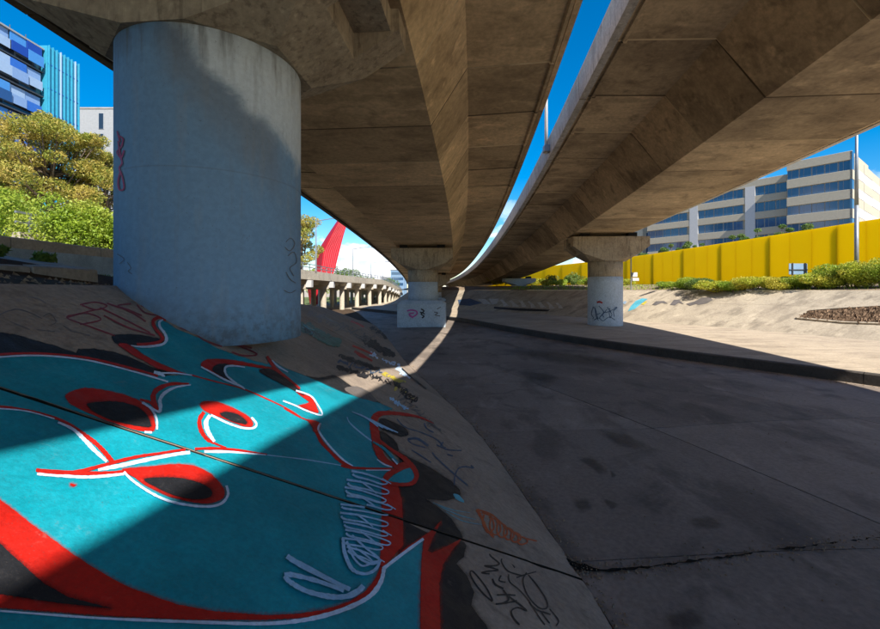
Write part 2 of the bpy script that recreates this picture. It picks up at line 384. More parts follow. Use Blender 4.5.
patch('open_crack', up_+dn_[::-1], M['joint'], FLOOR, .011, chan, 1, .010)
for i, pts in enumerate(([(579, 459), (592, 458), (606, 470), (600, 474), (588, 466)], [(574, 500), (586, 499), (591, 508), (580, 512)], [(604, 500), (618, 505), (611, 509)], [(611, 472), (617, 476), (612, 478)], [(690, 520), (712, 518), (724, 527), (700, 529)], [(520, 372), (548, 374), (560, 380), (530, 379)], [(665, 618), (690, 611), (705, 622), (680, 632)], [(500, 350), (560, 352), (640, 366), (560, 364)], [(600, 430), (630, 436), (650, 450), (615, 444)])):
    stain('damp_patch', [fz(*p) for p in pts], chan, 10+i)
grit = MB(); gg = random.Random(19)
def chip(x, y, z, s_):
    a = gg.random()*6.28
    grit.add([(x+s_*math.cos(a+k*2.1)*gg.uniform(.6, 1.2), y+s_*math.sin(a+k*2.1)*gg.uniform(.6, 1.2), z-.003) for k in range(3)]+[(x, y, z+s_*gg.uniform(.4, .9))], [[0, 1, 3], [1, 2, 3], [2, 0, 3]])
for i in range(900):
    y = gg.uniform(2, 16); chip(xt(y)+abs(gg.gauss(0, .10)), y, FLOOR+.005, gg.uniform(.006, .022))
for i in range(700):
    k = gg.random()*(len(crk)-1); a, b_ = crk[int(k)], crk[int(k)+1]; f_ = k-int(k); chip(a[0]+(b_[0]-a[0])*f_+gg.gauss(0, .05), a[1]+(b_[1]-a[1])*f_+gg.gauss(0, .07), FLOOR+.006, gg.uniform(.005, .018))
for i in range(900):
    u = gg.uniform(2, 5.5); a = Ck(u); chip(a[0]-abs(gg.gauss(0, .22)), a[1]-abs(gg.gauss(0, .12)), FLOOR+.004, gg.uniform(.008, .03))
for i in range(700):
    x, y = floor_pt(gg.uniform(1, 4), gg.random()); chip(x, y, FLOOR+.004, gg.uniform(.005, .02))
tags(grit.build('floor_grit', M['clod']), 'scattered grit and leaf crumbs on the channel floor', 'grit', None, 'stuff')

# left bank: bed sheet with everything beyond the crest
def G(x, y):
    xc = xcrest(y); e = xc-x
    if e < 0: return S(x, y)-.10
    base = FLOOR+hb(y)
    rise = interp(e, [0, .5, 2.1, 2.4, 5.0, 7, 12, 60], [-.07, -.02, .16, .38, .74, .82, 1.0, 1.6])+.03*math.sin(x*2.3+y*1.7)*(1 if e > .1 else 0)
    fall = max(-hb(y)-.04, -.5*e-.05)
    b_ = max(sstep(8, 14, y)*sstep(-17, -12, x), sstep(30, 42, y))
    return base+(1-b_)*rise+b_*fall if b_ < 1 else base+fall
V = []; Fc = []
ys = [-60, -40, -25]+lin(-18, 34, 105)+[38, 42, 50, 60]
es = [-30, -20, -10]  # placeholder replaced per row
ts = lin(0, 1, 22)
for y in ys:
    w = hb(y)/SLOPE
    for t in ts[::-1]: V.append((xt(y)-w*(1-t) if False else xt(y)-w*(1-t), y, 0))
    for e in [.06, .25, .5, .9, 1.4, 2.1, 2.4, 3.2, 4, 5, 6, 7, 8.5, 10, 12, 15, 19, 24, 32, 45, 70, 120]: V.append((xcrest(y)-e, y, 0))
V = [(x, y, G(x, y)) for x, y, _ in V]
nr = 22+22
for i in range(len(ys)-1):
    for j in range(nr-1): Fc.append([i*nr+j, (i+1)*nr+j, (i+1)*nr+j+1, i*nr+j+1])
lb = mesh('left_bank', V, Fc, M['soil'], smooth=True); lb.data.materials.append(M['joint'])
for p_ in lb.data.polygons:
    if p_.vertices[0] % nr < 21: p_.material_index = 1
lb; tags(lb, kind='structure')
# slope slabs, cut along the cross joints
emb = root('embankment_slope', None, None, (-1, 6, FLOOR), kind='structure')
J0 = [on_slope(*p) for p in ((0, 365), (120, 402), (265, 470), (380, 513), (470, 537), (545, 553))]
jd = Vector((J0[-1][0]-J0[0][0], J0[-1][1]-J0[0][1])).normalized()
joints = [(Vector((xt(y0), y0)), jd) for y0 in (-4.2, )]+[(Vector(J0[3]), jd)]+[(Vector((xt(y0), y0)), Vector((1, .36)).normalized()) for y0 in (12.6, 20.6)]
def cut(bm, p, d, off, keep):                      # keep 1: beyond the line, -1: before it
    n = Vector((-d.y, d.x, 0)); pt = Vector((p.x, p.y, 0))+n*off
    bmesh.ops.bisect_plane(bm, geom=bm.verts[:]+bm.edges[:]+bm.faces[:], dist=1e-5, plane_co=pt, plane_no=n, clear_inner=(keep > 0), clear_outer=(keep < 0))
GAP = .016
for k in range(len(joints)+1):
    bm = bmesh.new()
    yy = lin(-16, 32, 150); rows = []
    for y in yy:
        w = hb(y)/SLOPE
        rows.append([bm.verts.new((xt(y)-w*t, y, S(xt(y)-w*t, y))) for t in lin(0, 1, 18)])
    for a, b_ in zip(rows, rows[1:]):
        for j in range(17): bm.faces.new((a[j], b_[j], b_[j+1], a[j+1]))
    if k > 0: cut(bm, joints[k-1][0], joints[k-1][1], GAP, 1)
    if k < len(joints): cut(bm, joints[k][0], joints[k][1], -GAP, -1)
    # rough arris along the joints and the toe
    be = [e for e in bm.edges if e.is_boundary]
    vv = {v for e in be for v in e.verts}
    for v in vv:
        v.co.x += .010*math.sin(v.co.y*37+v.co.x*51); v.co.y += .006*math.sin(v.co.x*43)
    ex = bmesh.ops.extrude_edge_only(bm, edges=be)
    for v in [g_ for g_ in ex['geom'] if isinstance(g_, bmesh.types.BMVert)]: v.co.z -= .13
    for f_ in [g_ for g_ in ex['geom'] if isinstance(g_, bmesh.types.BMFace)]: f_.material_index = 1
    for v in bm.verts: v.co -= ORG[emb]
    bmesh.ops.recalc_face_normals(bm, faces=bm.faces)
    me = bpy.data.meshes.new('slope_slab'); bm.to_mesh(me); bm.free(); me.materials.append(M['slab']); me.materials.append(M['joint'])
    o = link('slope_slab', me, emb)

# right bank
rb = root('right_bank', None, None, (20, 25, LEDGE), kind='structure')
def rb_pt(u, d):
    a = Cr(u); a0, a1 = Cr(u-.02), Cr(u+.02); t = Vector((a1[0]-a0[0], a1[1]-a0[1])).normalized(); n = Vector((t.y, -t.x))
    z = interp(d, [-.3, 0, 4.2, 5.0, 7.5, 20, 90], [LEDGE-.17, LEDGE, -.02, .06, .38, .72, .9])
    return (a[0]+n.x*d, a[1]+n.y*d, z)
for i in range(0, 8):
    for d0, d1 in ((-.05, 2.55), (2.56, 4.2)):
        grid_mesh('bank_slab', lambda u, d: rb_pt(u, d), lin(i+.0015, i+.9985, 12), lin(d0, d1, 5), M['rslope'], rb, skirt=.06, flip=True)
grid_mesh('bank_bed', lambda u, d: (lambda p: (p[0], p[1], p[2]-.05))(rb_pt(u, d)), lin(0, 8, 50), lin(-.2, 4.4, 6), M['soil'], rb, flip=True)
def top_pt(u, d):
    x, y, z = rb_pt(u, d); return (x, y, z+.04*math.sin(x*1.9+y*1.1)*min(1, d-4.15))
grid_mesh('bank_top', top_pt, lin(-.5, 8.4, 90), [4.22, 4.5, 5, 5.6, 6.2, 7, 8, 10, 13, 17, 22, 30, 45, 90], M['drysoil'], rb, flip=True)

# ------------------------------------------------------------------ the two viaduct decks
def cc(y): return .106*y-.00130*y*y+3.2e-6*y**3 if y > 0 else .106*y-.0006*y*y if y > -20 else -2.36+.13*(y+20)
def dcc(y): return (cc(y+.1)-cc(y-.1))/.2
def vdrop(y, gr): return -gr*(y if y < 60 else 60+40*(1-math.exp(-(y-60)/40)))
def deckpt(y, o, h, gr):
    m = dcc(y); q = math.sqrt(1+m*m); e = 0.0
    if gr == GL and y < 6:                          # unseen part of the left deck bent aside to widen the sun stripe
        d = 6-y; e = -.004*d*d if d < 14 else -.784-.112*(d-14)
    return (cc(y)+o/q+e, y-o*m/q, h+vdrop(y, gr))
def inset(sec, k):                                # pull a section in towards its middle, for the joint groove
    cx = sum(p[0] for p in sec)/len(sec); cz = sum(p[1] for p in sec)/len(sec)
    return [(p[0]+(k if p[0] < cx else -k), p[1]+(k if p[1] < cz else -k)) for p in sec]
def sweep(name, sec, y0, y1, gr, mat, parent, groove=.026, n=3, cap=False):
    st = [(y0, inset(sec, groove)), (y0+groove, sec)]+[(y0+(y1-y0)*i/n, sec) for i in range(1, n)]+[(y1-groove, sec), (y1, inset(sec, groove))]
    V = []; Fc = []; k = len(sec)
    for y, s in st: V += [deckpt(y, o, h, gr) for o, h in s]
    for a in range(len(st)-1):
        for i in range(k): Fc.append([a*k+i, a*k+(i+1) % k, (a+1)*k+(i+1) % k, (a+1)*k+i])
    if cap: Fc += [list(range(k)), list(range((len(st)-1)*k, len(st)*k))[::-1]]
    o = mesh(name, V, Fc, mat, parent); o.data.materials.append(M['jointline']); ns = len(st)-1
    for p in o.data.polygons:
        if p.index < k or (ns-1)*k <= p.index < ns*k: p.material_index = 1
    return o
GL, GR = .038, .048
secL = [(-9.0, 6.00), (-8.8, 6.00), (-6.35, 5.87), (-5.44, 4.50), (-1.19, 4.50), (-.29, 5.90), (1.72, 5.98), (1.76, 5.93), (1.84, 5.93), (1.86, 6.0), (1.86, 6.30), (-9.0, 6.30)]
secR = [(3.30, 6.52), (3.42, 6.52), (3.44, 6.47), (3.52, 6.47), (3.54, 6.53), (5.58, 6.46), (6.70, 5.02), (10.47, 5.02), (11.6, 6.50), (15.3, 7.22), (15.3, 7.5), (3.30, 6.86)]
parL_r = [(1.87, 5.98), (2.0, 5.98), (2.0, 6.85), (1.78, 6.85), (1.72, 6.31), (1.87, 6.31)]
parL_l = [(-9.01, 5.92), (-9.01, 6.31), (-8.9, 6.31), (-8.95, 7.0), (-9.24, 7.0), (-9.24, 5.92)]
parR_l = [(3.29, 6.42), (3.29, 6.87), (3.40, 6.87), (3.34, 7.2), (3.05, 7.2), (3.08, 6.42)]
parR_r = [(15.31, 7.18), (15.53, 7.18), (15.55, 7.75), (15.28, 7.75), (15.2, 7.51), (15.31, 7.51)]
SEG = 2.6
def make_deck(name, label, sec, pars, gr, mat, y0, y1):
    r = root(name, label, 'viaduct', (cc(20), 20, FLOOR))
    y = y0; k = 0
    while y < y1-.1:
        L = SEG if y < 78 else SEG*4
        sweep('deck_segment', sec, y, y+L, gr, mat, r, n=3 if L < 5 else 4, cap=(k == 0 or y+L >= y1-.1)); y += L; k += 1
    for ps, pm in pars:
        y = y0
        while y < y1-.1:
            L = SEG*2 if y < 78 else SEG*4
            sweep('parapet_panel', ps, y+.004, min(y+L, y1)-.004, gr, pm, r, groove=.012, n=3, cap=True); y += L
    return r
dl = make_deck('viaduct_deck', 'brown concrete box girder deck overhead resting on the nearest and middle piers', secL, ((parL_r, M['soffit']), (parL_l, M['edge'])), GL, M['soffit'], -75.4, 162.4)
dr = make_deck('viaduct_deck', 'curved concrete deck with pale edge beam and dark web on the right pier', secR, ((parR_l, M['parapet']), (parR_r, M['parapet'])), GR, M['soffit_right'], -75.4, 162.4)
dl['group'] = dr['group'] = 'parallel viaduct decks overhead'

# ------------------------------------------------------------------ piers
def pier(label, cx, cy, r, z0, zc, rise, zt, wtop, T, notch, mcol, paintz=None, paintmat=None, base=None, gr=GL, group='concrete viaduct piers', capmat=None):
    R = root('bridge_pier', label, 'pier', (cx, cy, z0), group)
    m = dcc(cy); q = math.sqrt(1+m*m); ex = Vector((1/q, -m/q, 0)); ey = Vector((m/q, 1/q, 0))
    P = lambda x, y, z: (cx+ex.x*x+ey.x*y, cy+ex.y*x+ey.y*y, z)
    def column(name, ra, za, zb, mat, n=72):
        rows = max(2, int((zb-za)/.4)); V = []; Fc = []
        for k in range(rows+1):
            z = za+(zb-za)*k/rows
            for i in range(n): a = 2*math.pi*i/n; V.append((cx+ra*math.cos(a), cy+ra*math.sin(a), z))
        for k in range(rows):
            for i in range(n): Fc.append([k*n+i, k*n+(i+1) % n, (k+1)*n+(i+1) % n, (k+1)*n+i])
        Fc += [list(range(n))[::-1], list(range(rows*n, rows*n+n))]
        o = mesh(name, V, Fc, mat, R)
        o.data.polygons.foreach_set('use_smooth', [True]*(len(Fc)-2)+[False]*2); return o
    if paintmat: column('painted_column', r+.004, z0-.25 if base is None else z0+base[1]-.02, paintz, paintmat)
    if paintmat is None or paintz < zc-.1: column('column', r, z0-.2 if paintmat is None else paintz-.05, zc+.01, mcol)
    cap = MB(); w2 = wtop/2; xn = r+(w2-r)*.50
    zb = lambda x: zc+rise*max(0, (abs(x)-r*.98))/(w2-r*.98)
    def prism(x0, x1, y0, y1, zt_=zt, zb_=None):
        za, zz = (zb(x0), zb(x1)) if zb_ is None else (zb_, zb_)
        cap.hexa([P(x0, y0, za), P(x1, y0, zz), P(x1, y1, zz), P(x0, y1, za)], [P(x0, y0, zt_), P(x1, y0, zt_), P(x1, y1, zt_), P(x0, y1, zt_)])
    t2, n2 = T/2, notch/2
    c1, c2 = r*.34, r*.48; zx = zb(xn)                # body: octagonal foot round the column, flaring to the full cap
    Bv = [P(c1, -t2, zc), P(r*1.03, -c2, zc), P(r*1.03, c2, zc), P(c1, t2, zc), P(-c1, t2, zc), P(-r*1.03, c2, zc), P(-r*1.03, -c2, zc), P(-c1, -t2, zc),
          P(xn, -t2, zx), P(xn, t2, zx), P(-xn, t2, zx), P(-xn, -t2, zx), P(xn, -t2, zt), P(xn, t2, zt), P(-xn, t2, zt), P(-xn, -t2, zt)]
    cap.add(Bv, [[7, 6, 5, 4, 3, 2, 1, 0], [0, 1, 8], [1, 2, 9, 8], [2, 3, 9], [4, 5, 10], [5, 6, 11, 10], [6, 7, 11], [7, 0, 8, 12, 15, 11], [3, 4, 10, 14, 13, 9], [8, 9, 13, 12], [10, 11, 15, 14], [12, 13, 14, 15]])
    for s in (-1, 1):
        a, b_ = sorted((s*xn, s*w2)); prism(a, b_, -t2, -n2); prism(a, b_, n2, t2)
        a, b_ = sorted((s*xn, s*(w2-.12))); prism(a, b_, -n2, n2, zt-.004, zt-.32)
    o = cap.build('pier_cap', capmat or M['cap'], R)
    # tie bars of shutter joints and bearings
    for s in (-1, 1):
        for ty in (-.4, .4):
            bb = MB(); bb.box(s*w2*.62-.28, s*w2*.62+.28, ty*T*.6-.22, ty*T*.6+.22, zt-.001, zt+.30, P); bb.build('bearing', M['bear'], o)
    if base:
        w, h = base; bb = MB(); hw = w/2
        b0 = [P(-hw, -hw, z0-.2), P(hw, -hw, z0-.2), P(hw, hw, z0-.2), P(-hw, hw, z0-.2)]; b1 = [P(-hw, -hw, z0+h-.25), P(hw, -hw, z0+h-.25), P(hw, hw, z0+h-.25), P(-hw, hw, z0+h-.25)]
        k = hw-.3; b2 = [P(-k, -k, z0+h), P(k, -k, z0+h), P(k, k, z0+h), P(-k, k, z0+h)]
        bb.add(b0+b1+b2, [[0, 1, 5, 4], [1, 2, 6, 5], [2, 3, 7, 6], [3, 0, 4, 7], [4, 5, 9, 8], [5, 6, 10, 9], [6, 7, 11, 10], [7, 4, 8, 11], [8, 9, 10, 11]])
        bevel(bb.build('base_block', paintmat, R), .025, 2)
    return R
NPX, NPY, NPR = -3.06, 5.73, 1.10
# big pier paint: two coats meeting along a sooty diagonal brush-out
b = NB('blue_grey_pier_paint')
sx = b.n('ShaderNodeSeparateXYZ'); b.l(b.pos, sx.inputs[0]); n1 = b.noise(1.5, 6, .65, dist=.6); n2 = b.noise(16, 5, .6); n3 = b.noise(3.2, 5, .6, stretch=(2.2, 2.2, .25))
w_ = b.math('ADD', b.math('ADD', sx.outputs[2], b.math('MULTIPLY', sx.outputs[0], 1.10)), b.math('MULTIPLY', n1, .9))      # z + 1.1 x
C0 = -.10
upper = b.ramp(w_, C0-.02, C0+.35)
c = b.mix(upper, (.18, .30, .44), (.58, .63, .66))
c = b.mix(b.ramp(n3, .5, .7, 0, .30), c, (.30, .31, .31))
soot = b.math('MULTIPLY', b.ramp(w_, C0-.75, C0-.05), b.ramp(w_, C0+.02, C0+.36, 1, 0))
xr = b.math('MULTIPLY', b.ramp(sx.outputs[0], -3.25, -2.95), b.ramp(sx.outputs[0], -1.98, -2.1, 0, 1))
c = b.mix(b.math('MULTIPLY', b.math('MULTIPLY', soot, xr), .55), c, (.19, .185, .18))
zsn = b.math('ABSOLUTE', b.math('SUBTRACT', b.math('FRACT', b.math('MULTIPLY', b.math('ADD', sx.outputs[2], 2.2), .42)), .5)); seam = b.ramp(zsn, .0, .006, 1, 0); c = b.mix(b.math('MULTIPLY', seam, .35), c, (.14, .15, .16))
n7 = b.noise(5.0, 4, .6, stretch=(2.5, 2.5, .12)); c = b.mix(b.ramp(n7, .56, .72, 0, .2), c, (.20, .215, .23))
n8 = b.noise(60, 2, .5); c = b.mix(b.ramp(n8, .69, .73, 0, .6), c, (.10, .10, .10))
foot = b.math('MULTIPLY', b.ramp(b.math('ADD', sx.outputs[2], b.math('MULTIPLY', n1, .5)), -.35, .35, 1, 0), b.ramp(b.noise(9, 6, .7), .42, .62)); c = b.mix(b.math('MULTIPLY', foot, .5), c, (.10, .09, .08))
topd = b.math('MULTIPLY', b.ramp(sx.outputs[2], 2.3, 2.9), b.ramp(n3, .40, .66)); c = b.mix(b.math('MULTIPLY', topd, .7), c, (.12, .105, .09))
c = b.mix(1.0, c, b.val(b.ramp(n2, .3, .7), .92, 1.06), 'MULTIPLY'); b.bump(n2, .18, .006)
M['pierpaint'] = b.done(c, .6, .3)
M['palepier'] = concrete('pale_pier_paint', (.47, .53, .58), (.33, .37, .41), big=1.2, fine=14, stain=.5, per_obj=.03, bump=.15)
zs = 4.5+vdrop(NPY, GL)
near = pier('huge blue-grey painted round pier standing in the graffiti slope', NPX, NPY, NPR, S(NPX, NPY), 2.96, .80, zs-.22, 4.85, 2.24, 1.10, M['cap'], 2.97, M['pierpaint'])
midp = pier('pier on a square base block beside the sunlit stripe on the channel floor', on_plane(423, 325, FLOOR)[0], 31.7, 1.12, FLOOR, 1.50, .9, 4.5+vdrop(31.7, GL)-.24, 4.5, 2.3, 1.0, M['cap'], .60, M['palepier'], (3.45, 1.9))
rpx = .393*28.0
rightp = pier('round pier with pale painted foot standing on the ledge near the yellow wall', rpx, 28.0, 1.10, LEDGE, 1.87, .95, 5.02+vdrop(28, GR)-.24, 4.85, 2.3, 1.0, M['cap'], .87, M['palepier'], gr=GR)
farr = pier('small far pale pier top seen in front of the bushes', cc(64)+9.7, 64, 1.15, 0.2, .75, .55, 5.02+vdrop(64, GR)-.2, 4.7, 2.3, 1.0, M['palepier'], .76, M['palepier'], gr=GR, capmat=M['palepier'])
farl = pier('distant pier hidden mostly behind the middle pier', cc(58)-3.3, 58, 1.12, FLOOR, .4, .9, 4.5+vdrop(58, GL)-.24, 4.5, 2.3, 1.0, M['cap'], -.3, M['palepier'], (3.4, 1.6))
# board marks on the big cap are fine grooves: thin raised fins left by the shutter boards
m_ = dcc(NPY); q_ = math.sqrt(1+m_*m_)

# ------------------------------------------------------------------ graffiti: paint shapes traced onto the slope
def stroke_outline(P, wid, k=4):
    """pixel polyline (x, y[, w]) -> outline in pixels"""
    Q = [(p[0], p[1], p[2] if len(p) > 2 else wid) for p in P]; Q = smooth(Q, False, k) if len(Q) > 2 else Q
    L, R_ = [], []
    for i, (x, y, w) in enumerate(Q):
        a = Q[max(0, i-1)]; b_ = Q[min(len(Q)-1, i+1)]; dx, dy = b_[0]-a[0], b_[1]-a[1]; d = math.hypot(dx, dy) or 1
        w = max(w, .35)*(1+.10*math.sin(x*.9+y*1.3)+.07*math.sin(x*2.7-y*2.1)); L.append((x-dy/d*w/2, y+dx/d*w/2)); R_.append((x+dy/d*w/2, y-dx/d*w/2))
    return L+R_[::-1]
class Surf:                                        # a paintable surface: pixels -> plan point, plan point -> height
    def __init__(s, unproj, height, cuts=(), step=.14): s.u = unproj; s.h = height; s.cuts = cuts; s.step = step
def paint_shape(name, outlines, surf, mat, parent, lift):
    """outlines: list of pixel polygons merged to one flat paint sheet lying on the surface"""
    bm = bmesh.new()
    for poly in outlines:
        P = [surf.u(*p) for p in poly]; P = [p for i, p in enumerate(P) if i == 0 or (abs(p[0]-P[i-1][0])+abs(p[1]-P[i-1][1])) > 1e-4]
        if len(P) < 3: continue
        xs = [p[0] for p in P]; ys_ = [p[1] for p in P]; pts = [Vector(p) for p in P]; n = len(P)
        st = surf.step
        gx = np.arange(min(xs)+st/2, max(xs), st); gy = np.arange(min(ys_)+st/2, max(ys_), st)
        if len(gx)*len(gy) < 9000: pts += [Vector((float(x), float(y))) for x in gx for y in gy]
        vo, _, fo, *_r = delaunay_2d_cdt(pts, [], [list(range(n))], 1, 1e-5)
        vs_ = [bm.verts.new((v.x, v.y, 0)) for v in vo]
        for f in fo:
            try: bm.faces.new([vs_[i] for i in f])
            except ValueError: pass
    bmesh.ops.delete(bm, geom=[v for v in bm.verts if not v.link_faces], context='VERTS')
    for p, d in surf.cuts:
        n = Vector((-d.y, d.x, 0)); geo = lambda: bm.verts[:]+bm.edges[:]+bm.faces[:]
        for off in (-GAP-.001, GAP+.001):
            bmesh.ops.bisect_plane(bm, geom=geo(), dist=1e-6, plane_co=Vector((p.x, p.y, 0))+n*off, plane_no=n)
        kill = [f for f in bm.faces if abs((f.calc_center_median()-Vector((p.x, p.y, 0))).dot(n)) < GAP+.0006]
        bmesh.ops.delete(bm, geom=kill, context='FACES')
    for v in bm.verts: v.co.z = surf.h(v.co.x, v.co.y)+lift
    bmesh.ops.recalc_face_normals(bm, faces=bm.faces)
    if sum(f.normal.z*f.calc_area() for f in bm.faces) < 0: bmesh.ops.reverse_faces(bm, faces=bm.faces)
    for v in bm.verts: v.co -= ORG[parent]
    me = bpy.data.meshes.new(name); bm.to_mesh(me); bm.free(); me.materials.append(mat)
    return link(name, me, parent)
SL = Surf(on_slope, S, joints)
mural = root('graffiti_mural', 'huge teal, red and black spray mural covering the near slope', 'graffiti', (-1.5, 3.4, S(-1.5, 3.4)))
LAY = .0022
SPRAY = {}
def spraymat(key):
    """overspray: speckled paint thinning out with distance from the shape's edge"""
    if key not in SPRAY:
        src = M[key].node_tree.nodes['Principled BSDF'].inputs['Base Color']; b = NB(key+'_overspray')
        col = {'teal': (.003, .27, .36), 'black': (.012, .013, .017), 'red': (.44, .010, .005), 'script': (.30, .54, .80), 'white': (.55, .71, .92)}[key]
        b.done(col, .6, .3); at = b.n('ShaderNodeAttribute', attribute_name='fade')
        f2 = b.math('POWER', at.outputs['Fac'], 1.6); sp_ = b.ramp(b.noise(260, 2, .6), .30, .70)
        al = b.math('MULTIPLY', f2, b.math('ADD', b.math('MULTIPLY', sp_, .75), .25))
        t_ = b.n('ShaderNodeBsdfTransparent'); m_x = b.n('ShaderNodeMixShader'); b.l(al, m_x.inputs[0]); b.l(t_.outputs[0], m_x.inputs[1]); b.l(b.b.outputs[0], m_x.inputs[2]); b.l(m_x.outputs[0], b.out.inputs[0])
        SPRAY[key] = b.m
    return SPRAY[key]
def halo(key, outlines, layer, parent, wid=3.0):
    V = []; Fc = []; fade = []; lift = .003+LAY*layer+.0009
    for P in outlines:
        n = len(P)
        if n < 4: continue
        A = sum(P[i][0]*P[(i+1) % n][1]-P[(i+1) % n][0]*P[i][1] for i in range(n)); sg_ = 1 if A > 0 else -1
        base = len(V); ok = []
        for i in range(n):
            x, y = P[i]; a, b_ = P[i-1], P[(i+1) % n]; dx, dy = b_[0]-a[0], b_[1]-a[1]; d = math.hypot(dx, dy) or 1
            k = wid*(.7+.5*math.sin(i*.7+x*.3)**2)*max(.35, (y-300)/200)
            q0 = on_slope(x-sg_*dy/d*.5, y+sg_*dx/d*.5); q1 = on_slope(x+sg_*dy/d*k, y-sg_*dx/d*k)
            ok.append(all(abs(((Vector(q0)+Vector(q1))/2-jp).dot(Vector((-jd_.y, jd_.x)))) > .05 for jp, jd_ in joints) and y < 640 and x > -30)
            for q, fd in ((q0, .8), (q1, 0.0)): V.append((q[0], q[1], S(*q)+lift)); fade.append(fd)
        for i in range(n):
            j = (i+1) % n
            if ok[i] and ok[j]: Fc.append([base+2*i, base+2*i+1, base+2*j+1, base+2*j])
    o = mesh('overspray', V, Fc, spraymat(key), parent); at = o.data.attributes.new('fade', 'FLOAT', 'POINT'); at.data.foreach_set('value', fade); return o
def ragged(p):
    out = []
    for i, (x, y) in enumerate(p):
        x2, y2 = p[(i+1) % len(p)]; L = math.hypot(x2-x, y2-y); k = max(1, min(40, int(L/3.0)))
        for j in range(k):
            a, b_ = x+(x2-x)*j/k, y+(y2-y)*j/k; out.append((a+.30*math.sin(a*1.7+b_*.9), b_+.26*math.sin(a*1.1-b_*2.3)))
    return out
def fill(name, mat, layer, *polys, sm=True, parent=None):
    polys = [ragged(smooth(p, True, 3) if sm else p) for p in polys]; sm = False
    if mat in ('teal', 'black', 'red') and parent is None: halo(mat, polys, layer, mural, 3.0 if mat != 'black' else 4.5)
    return paint_shape(name, [smooth(p, True, 3) if sm else p for p in polys], SL, M[mat], parent or mural, .003+LAY*layer)
def line(name, mat, layer, *strokes, w=2.0, parent=None):
    """strokes as narrow strips; each later stroke lies a hair above the earlier one"""
    par = parent or mural; mb = MB(); lift = .003+LAY*layer
    for si, p in enumerate(strokes):
        o = stroke_outline(p, w, 7); n = len(o)//2; L, R_ = o[:n], o[n:][::-1]; rows = []
        for a, b_ in zip(L, R_):
            pa, pb = Vector(on_slope(*a)), Vector(on_slope(*b_))
            if rows and (pa-rows[-1][0]).length > .16:                 # keep strips short so that they follow the slab
                qa, qb = rows[-1]; m = int((pa-qa).length/.12)+1
                for t in range(1, m): rows.append((qa.lerp(pa, t/m), qb.lerp(pb, t/m)))
            rows.append((pa, pb))
        keep = []
        for a, b_ in rows:
            keep.append(all(abs((((a+b_)/2)-q).dot(Vector((-d.y, d.x)))) > GAP+.002 for q, d in joints))
        V = []
        for i, (a, b_) in enumerate(rows):
            e = lift+si*.00025+i*.000006
            V += [(a.x, a.y, S(a.x, a.y)+e), (b_.x, b_.y, S(b_.x, b_.y)+e)]
        mb.add(V, [[2*i, 2*i+1, 2*i+3, 2*i+2] for i in range(len(rows)-1) if keep[i] and keep[i+1]])
    return mb.build(name, M[mat], par)
# --- teal bodies
fill('teal_fill', 'teal', 1, [(-40, 362), (0, 357), (40, 355.8), (80, 359), (110, 365), (145, 374), (156, 377), (185, 375.5), (151, 360), (131, 346), (147, 348), (162, 346), (167, 341), (164, 334), (156, 326), (158, 320.5), (163, 320), (176, 329), (200, 339), (218, 349), (233, 354.5), (253, 361), (267, 364.5), (273, 361), (285, 368), (300, 374), (325, 385), (345, 393.6), (362, 399), (378, 403), (393, 409), (383, 412), (372, 419), (371, 430), (372, 448), (378, 460), (391, 468), (385, 478), (382, 490), (382, 530), (380, 568), (377, 580), (368, 593), (350, 604), (324, 612), (297, 616), (267, 618), (213, 614), (176, 607), (140, 594), (127, 589), (94, 571), (69, 554), (36, 530), (0, 502), (-40, 470)], sm=False)
fill('lower_teal_fill', 'teal', 1, [(383, 570), (423.5, 539), (422, 562), (421, 590), (421, 660), (0, 660), (-60, 640), (-40, 604), (0, 610), (100, 618), (180, 620.5), (260, 621), (325, 616), (355, 606), (374, 592), (381, 578)], sm=False)
# --- black shadows
fill('black_shadow', 'black', 0, [(-40, 326), (0, 332.7), (18, 335.5), (36, 341), (54.5, 346), (76, 353.6), (78, 349.5), (94, 349), (116, 352.7), (131, 358), (150, 367), (172, 374), (160, 378), (145, 375), (110, 366), (80, 360), (40, 357), (0, 358), (-40, 364)], sm=False)
fill('black_shadow', 'black', 0, [(113, 336), (131, 334.5), (145, 336), (162, 340), (164, 345), (150, 348), (130, 347), (120, 345.5), (114, 342)])
fill('black_shadow', 'black', 0, [(399, 452), (408, 456.7), (421.5, 463.5), (436.5, 472), (451, 481), (460, 490), (460, 497), (447, 501), (425.5, 499), (436, 506), (451, 519), (460, 532), (466, 546), (463.6, 557), (456, 564), (467, 576), (474, 593), (471, 606), (486, 626), (500, 650), (420, 650), (420, 590), (400, 560), (390, 520), (385, 482), (400, 470)], sm=False)
fill('black_shadow', 'black', 0, [(330, 376), (338, 377), (351, 386), (362, 392), (372, 398), (380, 404), (362, 400), (345, 394.5), (325, 386), (305, 377), (318, 378)])
fill('grey_smear', 'greyink', 1, [(344.5, 389), (357, 386.5), (370, 393), (377, 402), (366, 400), (354, 396)])
fill('black_shadow', 'black', 2, [(380.5, 419), (394, 423), (405, 428.7), (408.5, 435), (401, 437), (390, 433), (380.5, 428.7)])
fill('black_shadow', 'black', 2, [(380, 432), (390, 437), (397, 445), (397.6, 452), (387, 448), (382, 441)])
